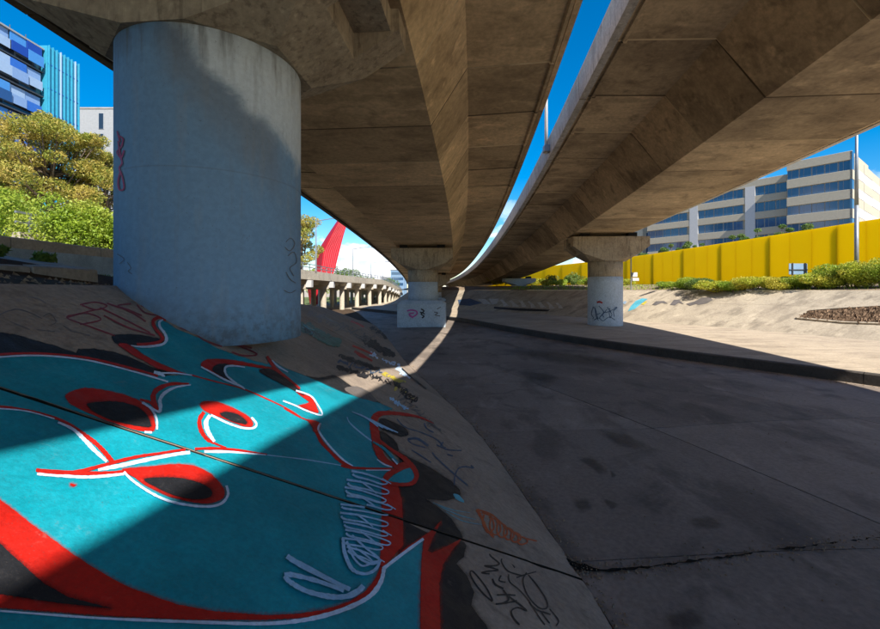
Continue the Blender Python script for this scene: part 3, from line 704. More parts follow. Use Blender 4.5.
# --- red outlines and lips
line('red_outline', 'red', 2, [(-40, 361), (0, 355.6), (40, 354.6), (80, 357.8), (110, 363.8), (145, 373), (158, 377)], w=2.2)
fill('red_wedge', 'red', 2, [(118, 345.5), (127, 344.5), (137, 351), (151, 360), (168, 368), (186, 374.5), (172, 373), (158, 369.5), (146, 363), (134.5, 357), (125.5, 351)])
line('red_outline', 'red', 2, [(166, 321), (161, 318), (156, 319), (153, 323), (156, 330), (161, 336), (162.5, 340), (157, 343.5), (148, 345), (137, 345.5)], w=3.2)
line('thin_red_line', 'red', 2, [(190, 375.5), (216, 382.5), (243, 389.6), (272, 402), (290, 411), (302, 419)], w=1.3)
fill('red_lip', 'red', 2, [(201, 367), (205, 361), (215, 359.5), (235, 361), (255, 365), (275, 369), (282, 374), (262, 369), (240, 366), (228, 366), (223, 370), (226, 378), (240, 387), (226, 380), (210, 372)])
fill('black_pupil', 'black', 3, [(213, 371.5), (214.5, 367), (222, 364.7), (229, 365.5), (224, 370), (226.5, 377), (234, 383.5), (221, 377)])
fill('black_pupil', 'black', 3, [(259, 371), (268, 369.5), (277, 373), (288, 381), (300, 391), (304, 396), (292, 390), (278, 383), (266, 377)])
line('red_outline', 'red', 3, [(267, 357, 2), (271, 363, 3.5), (276, 370, 3.5), (287, 378.5, 2.5), (300, 389.5, 2)], w=3)
fill('red_patch', 'red', 3, [(296, 393), (309, 397), (314.5, 402), (318.5, 413), (313, 413), (305, 409.5), (297, 406.5), (309, 403)])
line('white_highlight', 'white', 4, [(296, 391.5), (310, 396.5), (316.5, 404), (322, 416), (307, 412), (295, 406.5), (283, 402)], w=1.6)
line('white_highlight', 'white', 3, [(-40, 364), (0, 358.6), (40, 357), (80, 360.4), (110, 366.6), (145, 376), (168, 383)], w=1.7)
line('white_highlight', 'white', 3, [(163, 320.5, 1.5), (159.5, 323, 2.4), (160, 328, 2.4), (164.5, 334, 2.6), (166.5, 340, 3), (163, 345, 2.6), (152, 347.3, 2.4), (140, 347.8, 1.8), (131, 346.5, .8)], w=2.4)
line('white_highlight', 'white', 3, [(154, 373.2, 3), (160, 375, 3.4), (165, 377.6, 1.5)], [(158, 374.4, 1.8), (176, 374.3, 1.6), (192, 376.4, 1)], w=2)
line('white_highlight', 'white', 4, [(201, 368, 1.5), (212, 374, 1.8), (225, 381, 2), (240, 387, 2), (245, 390.5, 1)], [(245, 368.4, 1), (234, 367, 1.8), (227, 367.6, 2.2), (224.8, 371, 2.2), (227.5, 377.5, 2), (237, 385, 1.6)], w=1.8)
line('white_highlight', 'white', 4, [(272, 361, 1), (278, 367, 1.8), (288, 373, 1)], w=1.4)
# oval one
fill('red_oval', 'red', 2, [(65.5, 398), (71, 393), (85.5, 389), (109, 392), (131, 398), (145.5, 405.5), (153, 416), (155.5, 427), (152, 432.5), (138, 432), (118, 426), (94.5, 417), (73, 407)])
fill('black_pupil', 'black', 3, [(87, 406), (96, 403.3), (116, 403), (134.5, 407), (145.5, 414.5), (151, 425), (149, 428.5), (134.5, 427), (113, 422), (95, 414)])
line('white_highlight', 'white', 3, [(76, 412.5, 1.5), (91, 420, 2.6), (109, 426, 2.4), (131, 432.3, 2.2), (152, 434, 2)], w=2.4)
line('red_outline', 'red', 2, [(140, 400.5, 2), (151, 404, 3), (157.5, 411, 3), (154, 403, 5), (153.5, 396, 5), (158, 390, 4.5), (171, 385, 3.5), (189, 384.6, 1.5)], w=4)
line('white_highlight', 'white', 3, [(142, 404, 1.5), (151, 410, 2.2), (156.5, 420, 2.2), (157, 431, 2)], w=2)
line('white_highlight', 'white', 3, [(143, 403.5, 1.3), (158, 413, 2.4), (160.5, 408, 3.6), (160, 401, 3.4), (165, 394, 3), (176, 388.4, 2.2), (191, 386, 1)], w=3)
# oval two with its tail
fill('red_oval', 'red', 2, [(200, 407), (202, 403), (213, 402), (227, 406), (242, 413), (251, 420), (253, 425.5), (249, 428), (238, 425.5), (222, 419), (207, 413)])
fill('black_pupil', 'black', 3, [(220, 414.5), (227, 413), (238, 415.5), (247, 423), (245, 425.3), (234.5, 423), (224, 418)])
line('white_highlight', 'white', 3, [(211, 416.2), (227, 424), (242, 429), (253, 429.3), (256.5, 425), (251.5, 418.5)], w=2.1)
line('red_outline', 'red', 2, [(204, 413, 4), (199.5, 421, 4), (201, 431, 4.5), (207, 440, 4), (216, 445, 2), (226, 449, 2)], w=4)
line('white_highlight', 'white', 3, [(210, 416.5, 3), (206, 423.6, 4.5), (208, 433, 4.5), (214.5, 443, 2.5)], w=4)
# sweeping arms
line('red_outline', 'red', 2, [(-40, 406), (0, 408), (18, 410), (36, 413.6), (54.5, 419, 2.6), (69, 425.5, 3), (82, 434.5, 4), (94.5, 443.6, 4.5), (104, 453, 4.5), (113, 464, 5)], w=2.2)
line('white_highlight', 'white', 3, [(-40, 409), (0, 410.5), (27, 413), (54.5, 420.5)], w=1.3)
line('white_highlight', 'white', 3, [(58, 423.8, 2), (73, 431, 3), (84, 441, 4), (94.5, 452, 4), (107, 463.5, 3)], w=3.4)
line('red_outline', 'red', 3, [(36, 472, 3.5), (54.5, 474.5, 3.8), (76, 473.8, 3.5), (102, 467.5, 3.4), (116, 463.6, 3.6), (138, 458.3, 3), (160, 455, 2.6), (185.5, 451.2, 2.4), (222, 450, 2.6), (267, 455.5, 1)], w=3)
line('red_outline', 'red', 3, [(36, 472.3, 3), (76, 475, 4), (109, 474.8, 3.4), (126, 473, 3.2)], w=3)
line('white_highlight', 'white', 3, [(37, 476, 2.5), (54.5, 477.3, 3), (82, 479, 3), (102, 478.2, 3), (124, 475.8, 2.4)], w=3)
line('white_highlight', 'white', 2, [(98, 470.6, 4), (116, 467.8, 4), (138, 463, 4), (167, 457, 3.6), (194.5, 453.2, 3), (231, 453, 2.4), (266, 456, 1)], w=3.4)
# oval three
fill('red_oval', 'red', 4, [(122, 471.5), (145, 469), (162, 467), (182, 466), (198, 469), (211, 476), (220, 485), (225, 494), (221, 502), (208, 505.5), (190, 504), (168, 498), (148, 489), (135, 480)])
fill('black_pupil', 'black', 5, [(144, 482), (158, 480), (176, 480), (193, 483), (204, 487), (212, 494), (209, 500), (198, 502), (182, 500), (165, 494.5), (152, 487.5)])
line('white_highlight', 'white', 5, [(124, 474.5), (133, 483.5), (150, 495), (168, 503.3), (190, 508), (210, 509), (222, 505.5), (228, 497), (226.5, 488)], w=2.5)
fill('red_spot', 'red', 2, [(70.5, 485.5), (73, 485), (76, 486.5), (74, 488), (71, 487.5)])
# forked arm
line('thin_red_line', 'red', 2, [(284, 409), (298, 417), (309, 421.5), (316, 425.5)], w=1.3)
fill('red_patch', 'red', 3, [(308, 420.5), (319.5, 424), (318.5, 432), (314, 433), (312, 427)])
line('red_outline', 'red', 2, [(316, 431, 3.5), (321, 442, 3.4), (329, 451, 3.2), (338, 460, 3.4), (345.5, 465, 3), (353, 467.5, 1)], w=3)
line('white_highlight', 'white', 3, [(320.5, 424, 2), (318.5, 431, 2), (325.5, 442, 1.8), (334.5, 452.5, 1.8), (344, 461.5, 1.8), (353, 467, 1)], w=1.8)
line('thin_white_line', 'script', 2, [(267, 456, .9), (302, 460, 1.1), (325.5, 463.6, 1.1), (341, 466.3, .8)], w=1)
line('red_outline', 'red', 2, [(341, 466.5, 2.4), (353, 468.7, 2.6), (372, 469.4, 2), (392, 469.5, 2)], w=2)
line('white_highlight', 'white', 3, [(366, 471.2), (391, 471.2)], w=1.2)
line('thin_white_line', 'script', 2, [(347, 417.5, .8), (350, 423.6, 1.2), (361, 433.6, 1.4), (374.5, 443.6, 1.4)], w=1.2)
# right-hand loop
line('red_loop', 'red', 3, [(434, 424, .5), (420, 418, 2), (405, 415, 3), (387, 413.7, 4), (377, 416, 6), (373.5, 424, 7.5), (375, 433, 8.5), (377, 445, 8), (380, 455, 7.5), (386, 462, 5.5), (396, 466.5, 5), (406, 465, 5)], w=6)
line('red_loop', 'red', 4, [(377, 439, 2), (391, 450.5, 3), (405, 460, 4.5), (414, 469.7, 5), (416.5, 478, 4.5), (412, 484.5, 4), (402, 486, 3.5), (391, 485, 4), (384, 483, 4)], w=4.5)
line('red_loop', 'red', 4, [(410, 466, 5), (399, 470, 5), (389, 476, 5.5), (383, 484, 6)], w=5)
line('teal_stroke', 'teal', 5, [(373, 443, 1.5), (384, 450, 2.6), (392, 458, 3), (398, 465, 2.2)], w=2.4)
line('white_highlight', 'white', 6, [(392, 460, 1), (397.5, 466, 1.5)], w=1.3)
line('white_highlight', 'white', 4, [(377, 460.5, 1), (384, 465.5, 1.6), (392, 468.3, 1.2)], w=1.4)
fill('teal_inset', 'teal', 3, [(388, 482), (393, 476.5), (401, 472), (410.5, 468.5), (414.5, 476.5), (412, 482.6), (402, 484)])
# red bands at the right and at the bottom left
fill('red_band', 'red', 2, [(382, 485), (398, 487), (402, 500), (403, 520), (403.5, 546), (394, 557), (383, 569), (380, 567), (381.5, 530)], sm=False)
fill('red_band', 'red', 2, [(441, 522), (431, 532), (405, 549), (392, 563), (424, 539.5), (421.5, 562), (420.5, 600), (420.5, 650), (441, 650), (439.5, 585), (443, 566), (451, 553), (463, 538.5), (447, 547.5), (432, 554), (428, 552), (432, 541)], sm=False)
fill('red_band', 'red', 2, [(-50, 462), (0, 501), (36, 529), (69, 553), (94, 570), (127, 588), (140, 593), (176, 606), (213, 613), (267, 617), (297, 615.5), (324, 611.5), (350, 603), (366, 592), (376, 579), (380, 568), (384, 570), (382, 580), (373, 595), (356, 606.5), (326, 616), (297, 620), (260, 621.5), (190, 621.5), (110, 618), (0, 610), (-60, 604)], sm=False)
fill('black_shadow', 'black', 3, [(-60, 500), (0, 546), (27, 571), (45, 587), (69, 600), (112, 611), (60, 606), (0, 597), (-60, 588)], sm=False)
line('white_highlight', 'white', 3, [(384, 570, 3.5), (381, 583, 4.5), (371, 597, 4.8), (352, 608, 4.5), (325, 617.5, 4.5), (295, 623.5, 4.2), (255, 626, 3.4), (180, 624, 3), (100, 621, 2.5), (0, 614, 2)], w=4)
line('white_highlight', 'white', 3, [(383, 570.5, 4), (403, 555, 3.4), (423.5, 540, 2.4)], w=3)
# --- hand lettering
sc_ = random.Random(11); zig = []
yv = 472.0; side = 0
Lx = lambda y: interp(y, [472, 490, 510, 530, 545, 560, 575], [350, 344, 341, 341, 342, 346, 354]); Rx = lambda y: interp(y, [472, 490, 510, 540, 560, 575], [380, 391, 391, 390, 384, 378])
strs = []
for i in range(10):                                  # leaning cursive loops, one letter above the other
    y0 = 473+i*8.6+sc_.uniform(-1, 1); l, r_ = Lx(y0)+sc_.uniform(-1, 4), Rx(y0+10)+sc_.uniform(-6, 1); mx_ = (l+r_)/2; dy = 11+sc_.uniform(-2, 3); op = sc_.uniform(2.2, 4.6)
    strs.append([(l, y0, 2.2), (mx_-3, y0+dy*.42-op*.5, 1.9), (r_-3, y0+dy-op*.6, 1.4), (r_, y0+dy+1, 1.3), (r_-6, y0+dy+op*.5, 1.5), (mx_, y0+dy*.55+op*.8, 1.8), (l+5, y0+dy*.2+op, 2.0), (l+1, y0+op*.6+1, 2.2)])
    if i % 2: strs.append([(mx_-8, y0+1, 1.2), (mx_+2, y0+8, 1.7), (mx_+9, y0+14, 1.2)])
    if i % 3 == 0: strs.append([(r_-5, y0+dy-4, 1.1), (r_+4, y0+dy+1.5, .9)])
line('script_tag', 'script', 6, *strs, w=2)
line('script_tag', 'script', 7, [(343, 541, 3), (344.5, 555, 3.8), (350, 569, 3.8), (356, 575, 3.5), (366, 577, 3), (375, 573, 3), (379, 566, 3), (374, 565, 2.5), (362, 569, 2), (352, 558, 2), (347, 544, 2)], [(346, 545, 2), (358, 560, 2.5), (372, 567, 2.5), (379, 562, 2.4), (366, 551, 2), (352, 538, 2)], w=3)
line('script_tag', 'script', 7, [(287, 559.5, 5), (297, 566, 5.5), (324.5, 580.5, 5), (350, 593, 4.5)], [(284.5, 579, 6), (292, 578.5, 5), (315.5, 584, 4.5), (344, 594, 4.5)], w=5)
line('script_tag', 'script', 8, [(284.5, 580, 4), (290, 586, 5), (306, 595, 5), (328, 600.5, 5.5), (346, 600.5, 5.5), (358, 595, 5.5), (363.5, 589.5, 5)], w=5)
line('pale_scribble', 'script', 6, *[[(352+i*4.5, 413+i*1.8, .8), (366+i*4.5, 419+i*2.2, 1.6), (378+i*5, 428+i*1.5, 1)] for i in range(5)], w=1.2)
# orange tag, blue and black ink tags on bare concrete
orange = root('graffiti_tag', 'small orange scribbled tag on bare concrete beside the channel edge', 'graffiti', (*on_slope(505, 527), S(*on_slope(505, 527))), 'spray tags on the slope')
line('scribble', 'orange', 0, [(477, 509.5, 3.5), (482, 519, 2.5), (488, 531, 2), (494, 538, 1.6)], [(478, 510), (490, 514), (499, 521), (508, 529), (521, 537), (537, 541.5)], *[[(482+i*7, 513+i*4.6), (491+i*7, 517+i*4.4), (494+i*6.6, 528+i*3), (488+i*6.6, 533+i*2.4), (483+i*7, 524+i*3.6), (484+i*7, 515+i*4)] for i in range(6)], w=1.5, parent=orange)
e5 = lambda P, w=1.5: [(440+x/6.286, 530+y/6.286, w) for x, y in P]
blk = root('graffiti_tag', 'black handwritten tag on bare concrete at the bottom edge of the slope', 'graffiti', (*on_slope(510, 590), S(*on_slope(510, 590))), 'spray tags on the slope')
line('pen_stroke', 'ink', 0, e5([(310, 125), (318, 165), (372, 212), (335, 228), (280, 228), (340, 244), (362, 256), (300, 262), (262, 272), (312, 278)], 1.6), e5([(330, 452), (270, 400), (215, 330), (190, 275), (205, 262), (250, 310), (300, 380), (332, 448)], 1.5), e5([(330, 310), (348, 345), (400, 372)], 2), e5([(385, 288), (372, 320), (412, 332)], 1.4), e5([(358, 412), (410, 410), (474, 414)], 1.6), e5([(398, 380), (432, 436), (400, 462), (350, 470), (420, 462), (484, 448)], 1.7), e5([(500, 600), (462, 555), (450, 512), (490, 492), (545, 512), (500, 470), (430, 420)], 1.6), w=1.4, parent=blk)
line('pen_stroke', 'ink', 0, e5([(470, 240), (430, 184), (395, 178), (388, 205), (430, 262), (520, 290)], 1.4), e5([(480, 302), (540, 282), (605, 264)], 1.3), e5([(545, 270), (522, 320), (550, 410), (620, 490), (672, 492), (668, 440), (610, 350), (555, 285)], 1.4), e5([(560, 458), (610, 505), (695, 535), (640, 520), (690, 590)], 1.5), e5([(690, 500), (745, 570), (730, 605)], 1.3), e5([(432, 280), (440, 330), (500, 380), (560, 450), (620, 545), (660, 600)], 1.0), w=1.2, parent=blk)
d3 = lambda P, w=1.2: [(360+x/7.32, 400+y/7.32, w) for x, y in P]
blu = root('graffiti_tag', 'thin blue-black scrawl on bare concrete right of the red loop', 'graffiti', (*on_slope(440, 450), S(*on_slope(440, 450))), 'spray tags on the slope')
line('pen_stroke', 'blueink', 0, d3([(350, 290), (420, 285), (500, 338)], 2.4), d3([(350, 295), (390, 325), (480, 350)]), d3([(270, 140), (330, 200), (450, 240), (560, 290), (610, 345)]), d3([(530, 385), (560, 425), (690, 545), (790, 629)], 1.5), d3([(690, 625), (695, 560), (720, 505), (770, 490), (830, 500), (810, 480)], 1.4), d3([(470, 170), (490, 210), (540, 240)]), d3([(560, 330), (640, 365), (745, 372)]), d3([(380, 370), (430, 400), (520, 460)]), d3([(640, 400), (680, 412)]), d3([(610, 310), (590, 345), (630, 350)]), w=1.2, parent=blu)
cy_ = root('graffiti_tag', 'small bright teal spray smear at the tip of the black shadow', 'graffiti', (*on_slope(458, 500), S(*on_slope(458, 500))), 'spray tags on the slope')
fill('smear', 'cyanpaint', 1, [(453, 494.5), (459, 496), (464.5, 503), (458, 501)], parent=cy_)
line('streak', 'cyanpaint', 0, [(433, 503, .6), (452, 510, .8), (470, 513, .3)], [(438, 506, .5), (458, 515, .9), (476, 520, .3)], [(446, 512, .5), (462, 521, .7), (482, 525, .3)], w=.8, parent=cy_)
# wine-red and grey outlines below the pier
wr = root('graffiti_outline', 'wine red unfinished letter outlines on beige concrete below the pier', 'graffiti', (*on_slope(150, 320), S(*on_slope(150, 320))), 'spray tags on the slope')
line('outline', 'wine', 0, [(80, 305), (95, 302.5), (107, 306), (96, 310), (82, 305.5)], [(96, 310), (80, 314), (67, 318), (90, 327), (115, 336)], [(67, 318), (86, 313.5), (101, 320), (80, 325)], [(100, 308), (125, 320), (150, 333)], [(107, 303.5), (130, 312), (146, 322)], [(131, 304), (118, 306), (128, 310), (142, 316)], [(137, 305), (145, 313), (160, 316)], [(141, 306), (165, 313), (190, 322)], [(155, 312.5), (176, 318)], [(180, 328), (200, 334), (208, 331.5), (196, 332), (203, 340), (222, 347)], [(200, 331), (230, 343), (253, 352), (256, 355.5), (243, 356), (232, 352.5)], [(237, 344.5), (252, 348.5)], [(104, 316), (128, 328), (155, 336)], w=1.5, parent=wr)
gy = root('graffiti_outline', 'faint grey scribbles on beige concrete near the left picture edge', 'graffiti', (*on_slope(30, 320), S(*on_slope(30, 320))), 'spray tags on the slope')
line('outline', 'greyink', 0, [(-5, 318), (4, 313), (10, 311), (18, 309.5), (30, 313), (42, 319)], [(43, 317), (50, 314), (56, 322), (50, 326)], [(10, 322), (30, 330)], [(37, 330), (55, 332)], [(63, 326), (75, 333)], [(28, 297), (40, 300), (46, 304)], [(70, 331), (90, 336)], w=.9, parent=gy)
# pieces on the far half of the slope
z6 = lambda P: [(300+x/6.286, 310+y/6.286) for x, y in P]
def tagroot(label, px, py): return root('graffiti_piece', label, 'graffiti', (*on_slope(px, py), S(*on_slope(px, py))), 'older graffiti pieces beyond the pier')
def scrib(x0, y0, x1, y1, amp, n, seed, w=1.1):
    """loose spray lettering along a line, strokes leaning with the slope"""
    g = random.Random(seed); out = []
    for i in range(n):
        f = (i+g.uniform(-.3, .3))/n; x, y = x0+(x1-x0)*f, y0+(y1-y0)*f; a = amp*g.uniform(.55, 1.15)
        P = [(x+a*g.uniform(-.9, .9), y+a*.55*g.uniform(-1, 1), w*g.uniform(.6, 1.6)) for _ in range(g.choice((3, 4, 5)))]
        if g.random() < .6: P.sort()
        out.append(P)
    return out
t = tagroot('faded dark green scribbled patch on the slope just right of the big pier', 322, 335)
line('green_scribble', 'green', 0, *scrib(303, 326, 338, 345, 7, 46, 1, 2.6), parent=t)
line('green_scribble', 'cyanpaint', 2, *scrib(306, 328, 336, 344, 6, 9, 2, .6), parent=t)
line('black_scribble', 'ink', 3, *scrib(305, 330, 340, 344, 7, 12, 3, .7), parent=t)
t = tagroot('dark spray letters on the far slope above the red streaks', 377, 347)
line('black_letters', 'ink', 0, *scrib(362, 338, 392, 356, 5, 34, 4, 2.2), parent=t)
line('black_letters', 'ink', 0, *scrib(372, 328, 388, 338, 3, 12, 5, 1.2), parent=t)
for q_ in ([(330, 225), (390, 250), (455, 278)], [(340, 262), (395, 285), (455, 322)], [(320, 70), (360, 85), (402, 108)], [(345, 258), (380, 290), (420, 300)]): line('red_streak', 'red', 1, z6(q_), w=2, parent=t)
line('pale_strokes', 'white', 1, *scrib(372, 354, 402, 368, 4, 12, 6, 1.2), parent=t)
line('grey_scribble', 'greyink', 0, *scrib(312, 314, 372, 340, 8, 26, 7, .8), parent=t)
t = tagroot('black lettering with yellow scribble where the sunlight stripe crosses the slope', 360, 368)
line('black_letters', 'ink', 0, *scrib(343, 357, 378, 370, 4, 30, 8, 2.0), parent=t)
line('black_letters', 'ink', 0, *scrib(338, 367, 368, 377, 4, 22, 9, 1.8), parent=t)
line('blue_strokes', 'blueink', 1, *scrib(340, 362, 385, 374, 4, 12, 10, 1.2), parent=t)
line('yellow_scribble', 'yellowpaint', 1, *scrib(384, 374, 404, 383, 4, 14, 11, 1.3), parent=t)
line('yellow_scribble', 'yellowpaint', 0, *scrib(396, 386, 414, 400, 4, 8, 12, 1.3), parent=t)
line('black_scribble', 'ink', 2, *scrib(366, 375, 402, 386, 5, 18, 13, .8), parent=t)
line('black_scribble', 'ink', 2, *scrib(396, 384, 416, 402, 5, 20, 14, 1.1), parent=t)
line('white_strokes', 'white', 0, *scrib(397, 368, 410, 378, 3.5, 10, 15, 1.8), parent=t)
line('pale_blue_strokes', 'script', 0, *scrib(392, 399, 408, 410, 3.5, 12, 16, 1.2), parent=t)
line('black_crack_fill', 'ink', 3, z6([(640, 368), (700, 425), (795, 498)]), w=1.4, parent=t)
line('grey_scribble', 'greyink', 0, *scrib(400, 396, 440, 432, 6, 22, 17, .7), parent=t)

# tags on the piers: thin paint sheets wrapped round the column
def on_cyl(cx, cy, r):
    def f(px, py):
        X, Z = pix(px, py); a = X*X+1; b_ = -2*(X*cx+cy); c_ = cx*cx+cy*cy-r*r; D = max(0, b_*b_-4*a*c_)
        y = (-b_-math.sqrt(D))/(2*a); return X*y, y, Z*y
    return f
def wrap_tag(name, label, f, strokes, mat, w=1.2, k=3, group='tags on the piers'):
    mb = MB()
    for s in strokes:
        Q = smooth([(p[0], p[1]) for p in s], False, k) if len(s) > 2 else s
        o = stroke_outline([(x, y) for x, y in Q], w, 1); n = len(o)//2
        L, R_ = o[:n], o[n:][::-1]; V = [f(*p) for p in L]+[f(*p) for p in R_]
        mb.add(V, [[i, i+1, n+i+1, n+i] for i in range(n-1)])
    o = mb.build(name, M[mat]); return tags(o, label, 'graffiti', group)
fn = on_cyl(NPX, NPY, NPR+.012)
wrap_tag('graffiti_tag', 'tall crimson tag on the left side of the huge pier', fn, [[(119, 136), (123, 139), (121, 147), (117, 152), (121, 158), (124, 150)], [(118, 141), (120, 155), (122, 163), (119, 168), (122, 176), (124, 188), (119.5, 190), (118, 182), (120, 172)], [(117, 131), (120, 142)]], 'crimson', 1.7)
wrap_tag('graffiti_tag', 'faint pencil doodle near the right edge of the huge pier', fn, [[(286, 242), (291, 238), (295, 244), (290, 251), (285, 247)], [(288, 256), (294, 252), (297, 262), (290, 268), (294, 276)], [(286, 272), (290, 279), (296, 283)], [(284, 290), (290, 293), (296, 290)]], 'greyink', .6)
wrap_tag('graffiti_tag', 'small grey scribble at the left foot of the huge pier', fn, [[(117, 254), (124, 259), (119, 264)], [(127, 262), (131, 268), (128, 271), (132, 274)]], 'greyink', .6)
fr = on_cyl(rpx, 28.0, 1.116)
gq = random.Random(8); rscr = [[(593+gq.uniform(0, 24), 304+gq.uniform(0, 17)) for _ in range(3)] for _ in range(3)]+[sorted([(x0+gq.uniform(-3, 3), 311+gq.uniform(-6, 8)) for _ in range(4)], key=lambda p: p[1]) for x0 in (594, 598, 601, 605, 609, 612, 615)]+[[(594, 320), (599, 318), (603, 321), (609, 317), (615, 320)]]
wrap_tag('graffiti_tag', 'dense black scribble above the foot of the ledge pier', fr, rscr, 'blueink', .7)
wrap_tag('graffiti_tag', 'short red dash above black scribble on the ledge pier', fr, [[(597, 302.5), (599.5, 301.8), (602.5, 303)]], 'red', 1.6)
def on_block(px, py):
    X, Z = pix(px, py); m = dcc(31.7); q = math.sqrt(1+m*m); n = Vector((m/q, 1/q)); c0 = Vector((on_plane(423, 325, FLOOR)[0], 31.7))-n*(1.725+.012)
    y = c0.dot(n)/(X*n.x+n.y); return X*y, y, Z*y
wrap_tag('graffiti_tag', 'pink spray blob on the base block of the middle pier', on_block, [[(407, 311), (411, 310), (416, 311), (417, 314), (412, 317), (409, 314), (414, 313)], [(410, 315), (413, 318)]], 'pinkpaint', 1.6)
wrap_tag('graffiti_tag', 'black spray figure on the base block of the middle pier', on_block, [[(421, 309), (424, 311), (421, 314), (424, 316), (422, 318)], [(420, 312), (425, 314)]], 'ink', 1.3)
wrap_tag('graffiti_tag', 'grey scrawl at the right of the middle pier base block', on_block, [[(434, 312), (438, 313), (435, 315), (440, 316)], [(437, 309), (441, 307)]], 'greyink', .9)

# graffiti on the right bank
def on_rbank(px, py):
    X, Z = pix(px, py)
    def hit(u):
        p0, p1 = rb_pt(u, 0.0), rb_pt(u, 4.2); den = (p1[0]-p0[0])-X*(p1[1]-p0[1])
        if abs(den) < 1e-9: return None
        s_ = (X*p0[1]-p0[0])/den
        if s_ < -.4 or s_ > 1.3: return None
        q = tuple(p0[k]+(p1[k]-p0[k])*s_ for k in range(3)); return (q[2]/q[1]-Z, q) if q[1] > 1 else None
    prev = None; best = None
    for i in range(0, 121):
        u = 1.5+i*6.4/120; h = hit(u)
        if h:
            if best is None or abs(h[0]) < abs(best[0]): best = h
            if prev and prev[1][0]*h[0] <= 0:
                a_, b_ = prev[0], u
                for _ in range(18):
                    m = (a_+b_)/2; hm = hit(m)
                    if hm is None: break
                    if hm[0]*prev[1][0] <= 0: b_ = m
                    else: a_ = m
                hm = hit((a_+b_)/2)
                if hm: return hm[1]
        prev = (u, h) if h else None
    return best[1] if best else (X*40, 40, -1)
def bank_tag(label, polys, mat, group='graffiti on the far bank', lift=.02):
    mb = MB(); nn = Vector((0, 0, 1))
    for P in polys:
        V = [Vector(on_rbank(*p)) for p in P]; V = [v+Vector((-.4, -.25, .88))*lift for v in V]
        mb.add(V, [list(range(len(V)))])
    o = mb.build('graffiti_piece', M[mat]); bm = bmesh.new(); bm.from_mesh(o.data); bmesh.ops.triangulate(bm, faces=bm.faces); bm.to_mesh(o.data); bm.free()
    return tags(o, label, 'graffiti', group)
bank_tag('bright cyan spray shape on the sunlit bank right of the ledge pier', [[(628, 311.5), (631, 306), (636, 301), (642, 298.5), (648, 299), (641, 304), (635, 309)]], 'cyanpaint')
bank_tag('small blue mark on the bank beside the ledge pier', [[(622, 303), (625, 301), (627, 302), (625, 304.5)]], 'paleblue')
bank_tag('lime green smear beside the cyan shape on the bank', [[(641, 304.5), (645, 301.5), (647.5, 301.8), (644, 305)]], 'yellowpaint')
bank_tag('grey faded letters on the sunlit bank', [[(652, 305), (656, 301.5), (664, 301), (668, 304), (662, 303), (656, 305.5)], [(670, 305), (674, 300), (679, 300), (684, 304.5), (679, 303), (675, 305.5)], [(686, 304), (697, 301), (700, 303), (690, 306)]], 'greyink')
bank_tag('grey oval of worn paint on the sunlit bank', [[(694, 302), (702, 297.5), (710, 297.5), (713, 300), (707, 303.5), (698, 305)]], 'greyink')
bank_tag('pale block lettering along the shaded bank under the deck', [[(500+i*9.2, 300.2+i*.5+.8*math.sin(i*2.1)), (503+i*9.2+1.2*math.sin(i*3.7), 299.8+i*.5), (506+i*9.2, 303+i*.45), (509+i*9.2+math.sin(i*1.9), 306.2+i*.42), (503.5+i*9.2, 306.6+i*.4+.4*math.sin(i*2.9)), (503+i*9.2, 303.4+i*.45)] for i in range(7)]+[[(478, 299.5), (485, 299), (491, 304), (484, 304.5)], [(489, 299), (499, 299), (497, 304), (492, 304.5)]], 'palepaint')
bank_tag('long black underline beneath the pale block lettering', [[(494, 306.8), (520, 308.4), (550, 309.8), (548, 311.6), (520, 310.9), (494, 308.8)]], 'ink')
bank_tag('dark painted patch on the shaded bank left of the lettering', [[(458, 300), (470, 298.5), (482, 303), (470, 306), (459, 305)]], 'blueink')

# ------------------------------------------------------------------ foliage
def leaves(name, blobs, n, size, mat, parent, seed=0, flat=.0, shell=.55):
    """blobs: (cx, cy, cz, rx, ry, rz) leaf clumps; leaf-sized quads spread through them"""
    g = np.random.default_rng(seed); B = np.array(blobs, float); wgt = (B[:, 3]*B[:, 4]*B[:, 5])**(2/3); wgt /= wgt.sum()
    k = g.choice(len(B), n, p=wgt); d = g.normal(size=(n, 3)); d /= np.linalg.norm(d, axis=1)[:, None]
    rad = g.random(n)**(1/3)*(1-shell)+shell*np.clip(g.normal(.88, .14, n), .3, 1.25); c = B[k, :3]+d*rad[:, None]*B[k, 3:6]
    a = g.normal(size=(n, 3)); a[:, 2] -= flat; a /= np.linalg.norm(a, axis=1)[:, None]; b_ = np.cross(a, g.normal(size=(n, 3))); b_ /= np.linalg.norm(b_, axis=1)[:, None]
    s = size*g.uniform(.6, 1.35, n)[:, None]; w = s*.38
    V = np.stack([c-a*s*.5, c+b_*w*.5, c+a*s*.5, c-b_*w*.5], 1).reshape(-1, 3)-np.array(ORG[parent])
    me = bpy.data.meshes.new(name); me.vertices.add(4*n); me.vertices.foreach_set('co', V.ravel()); me.loops.add(4*n); me.loops.foreach_set('vertex_index', np.arange(4*n))
    me.polygons.add(n); me.polygons.foreach_set('loop_start', np.arange(0, 4*n, 4)); me.update(calc_edges=True); me.materials.append(mat)
    return link(name, me, parent)
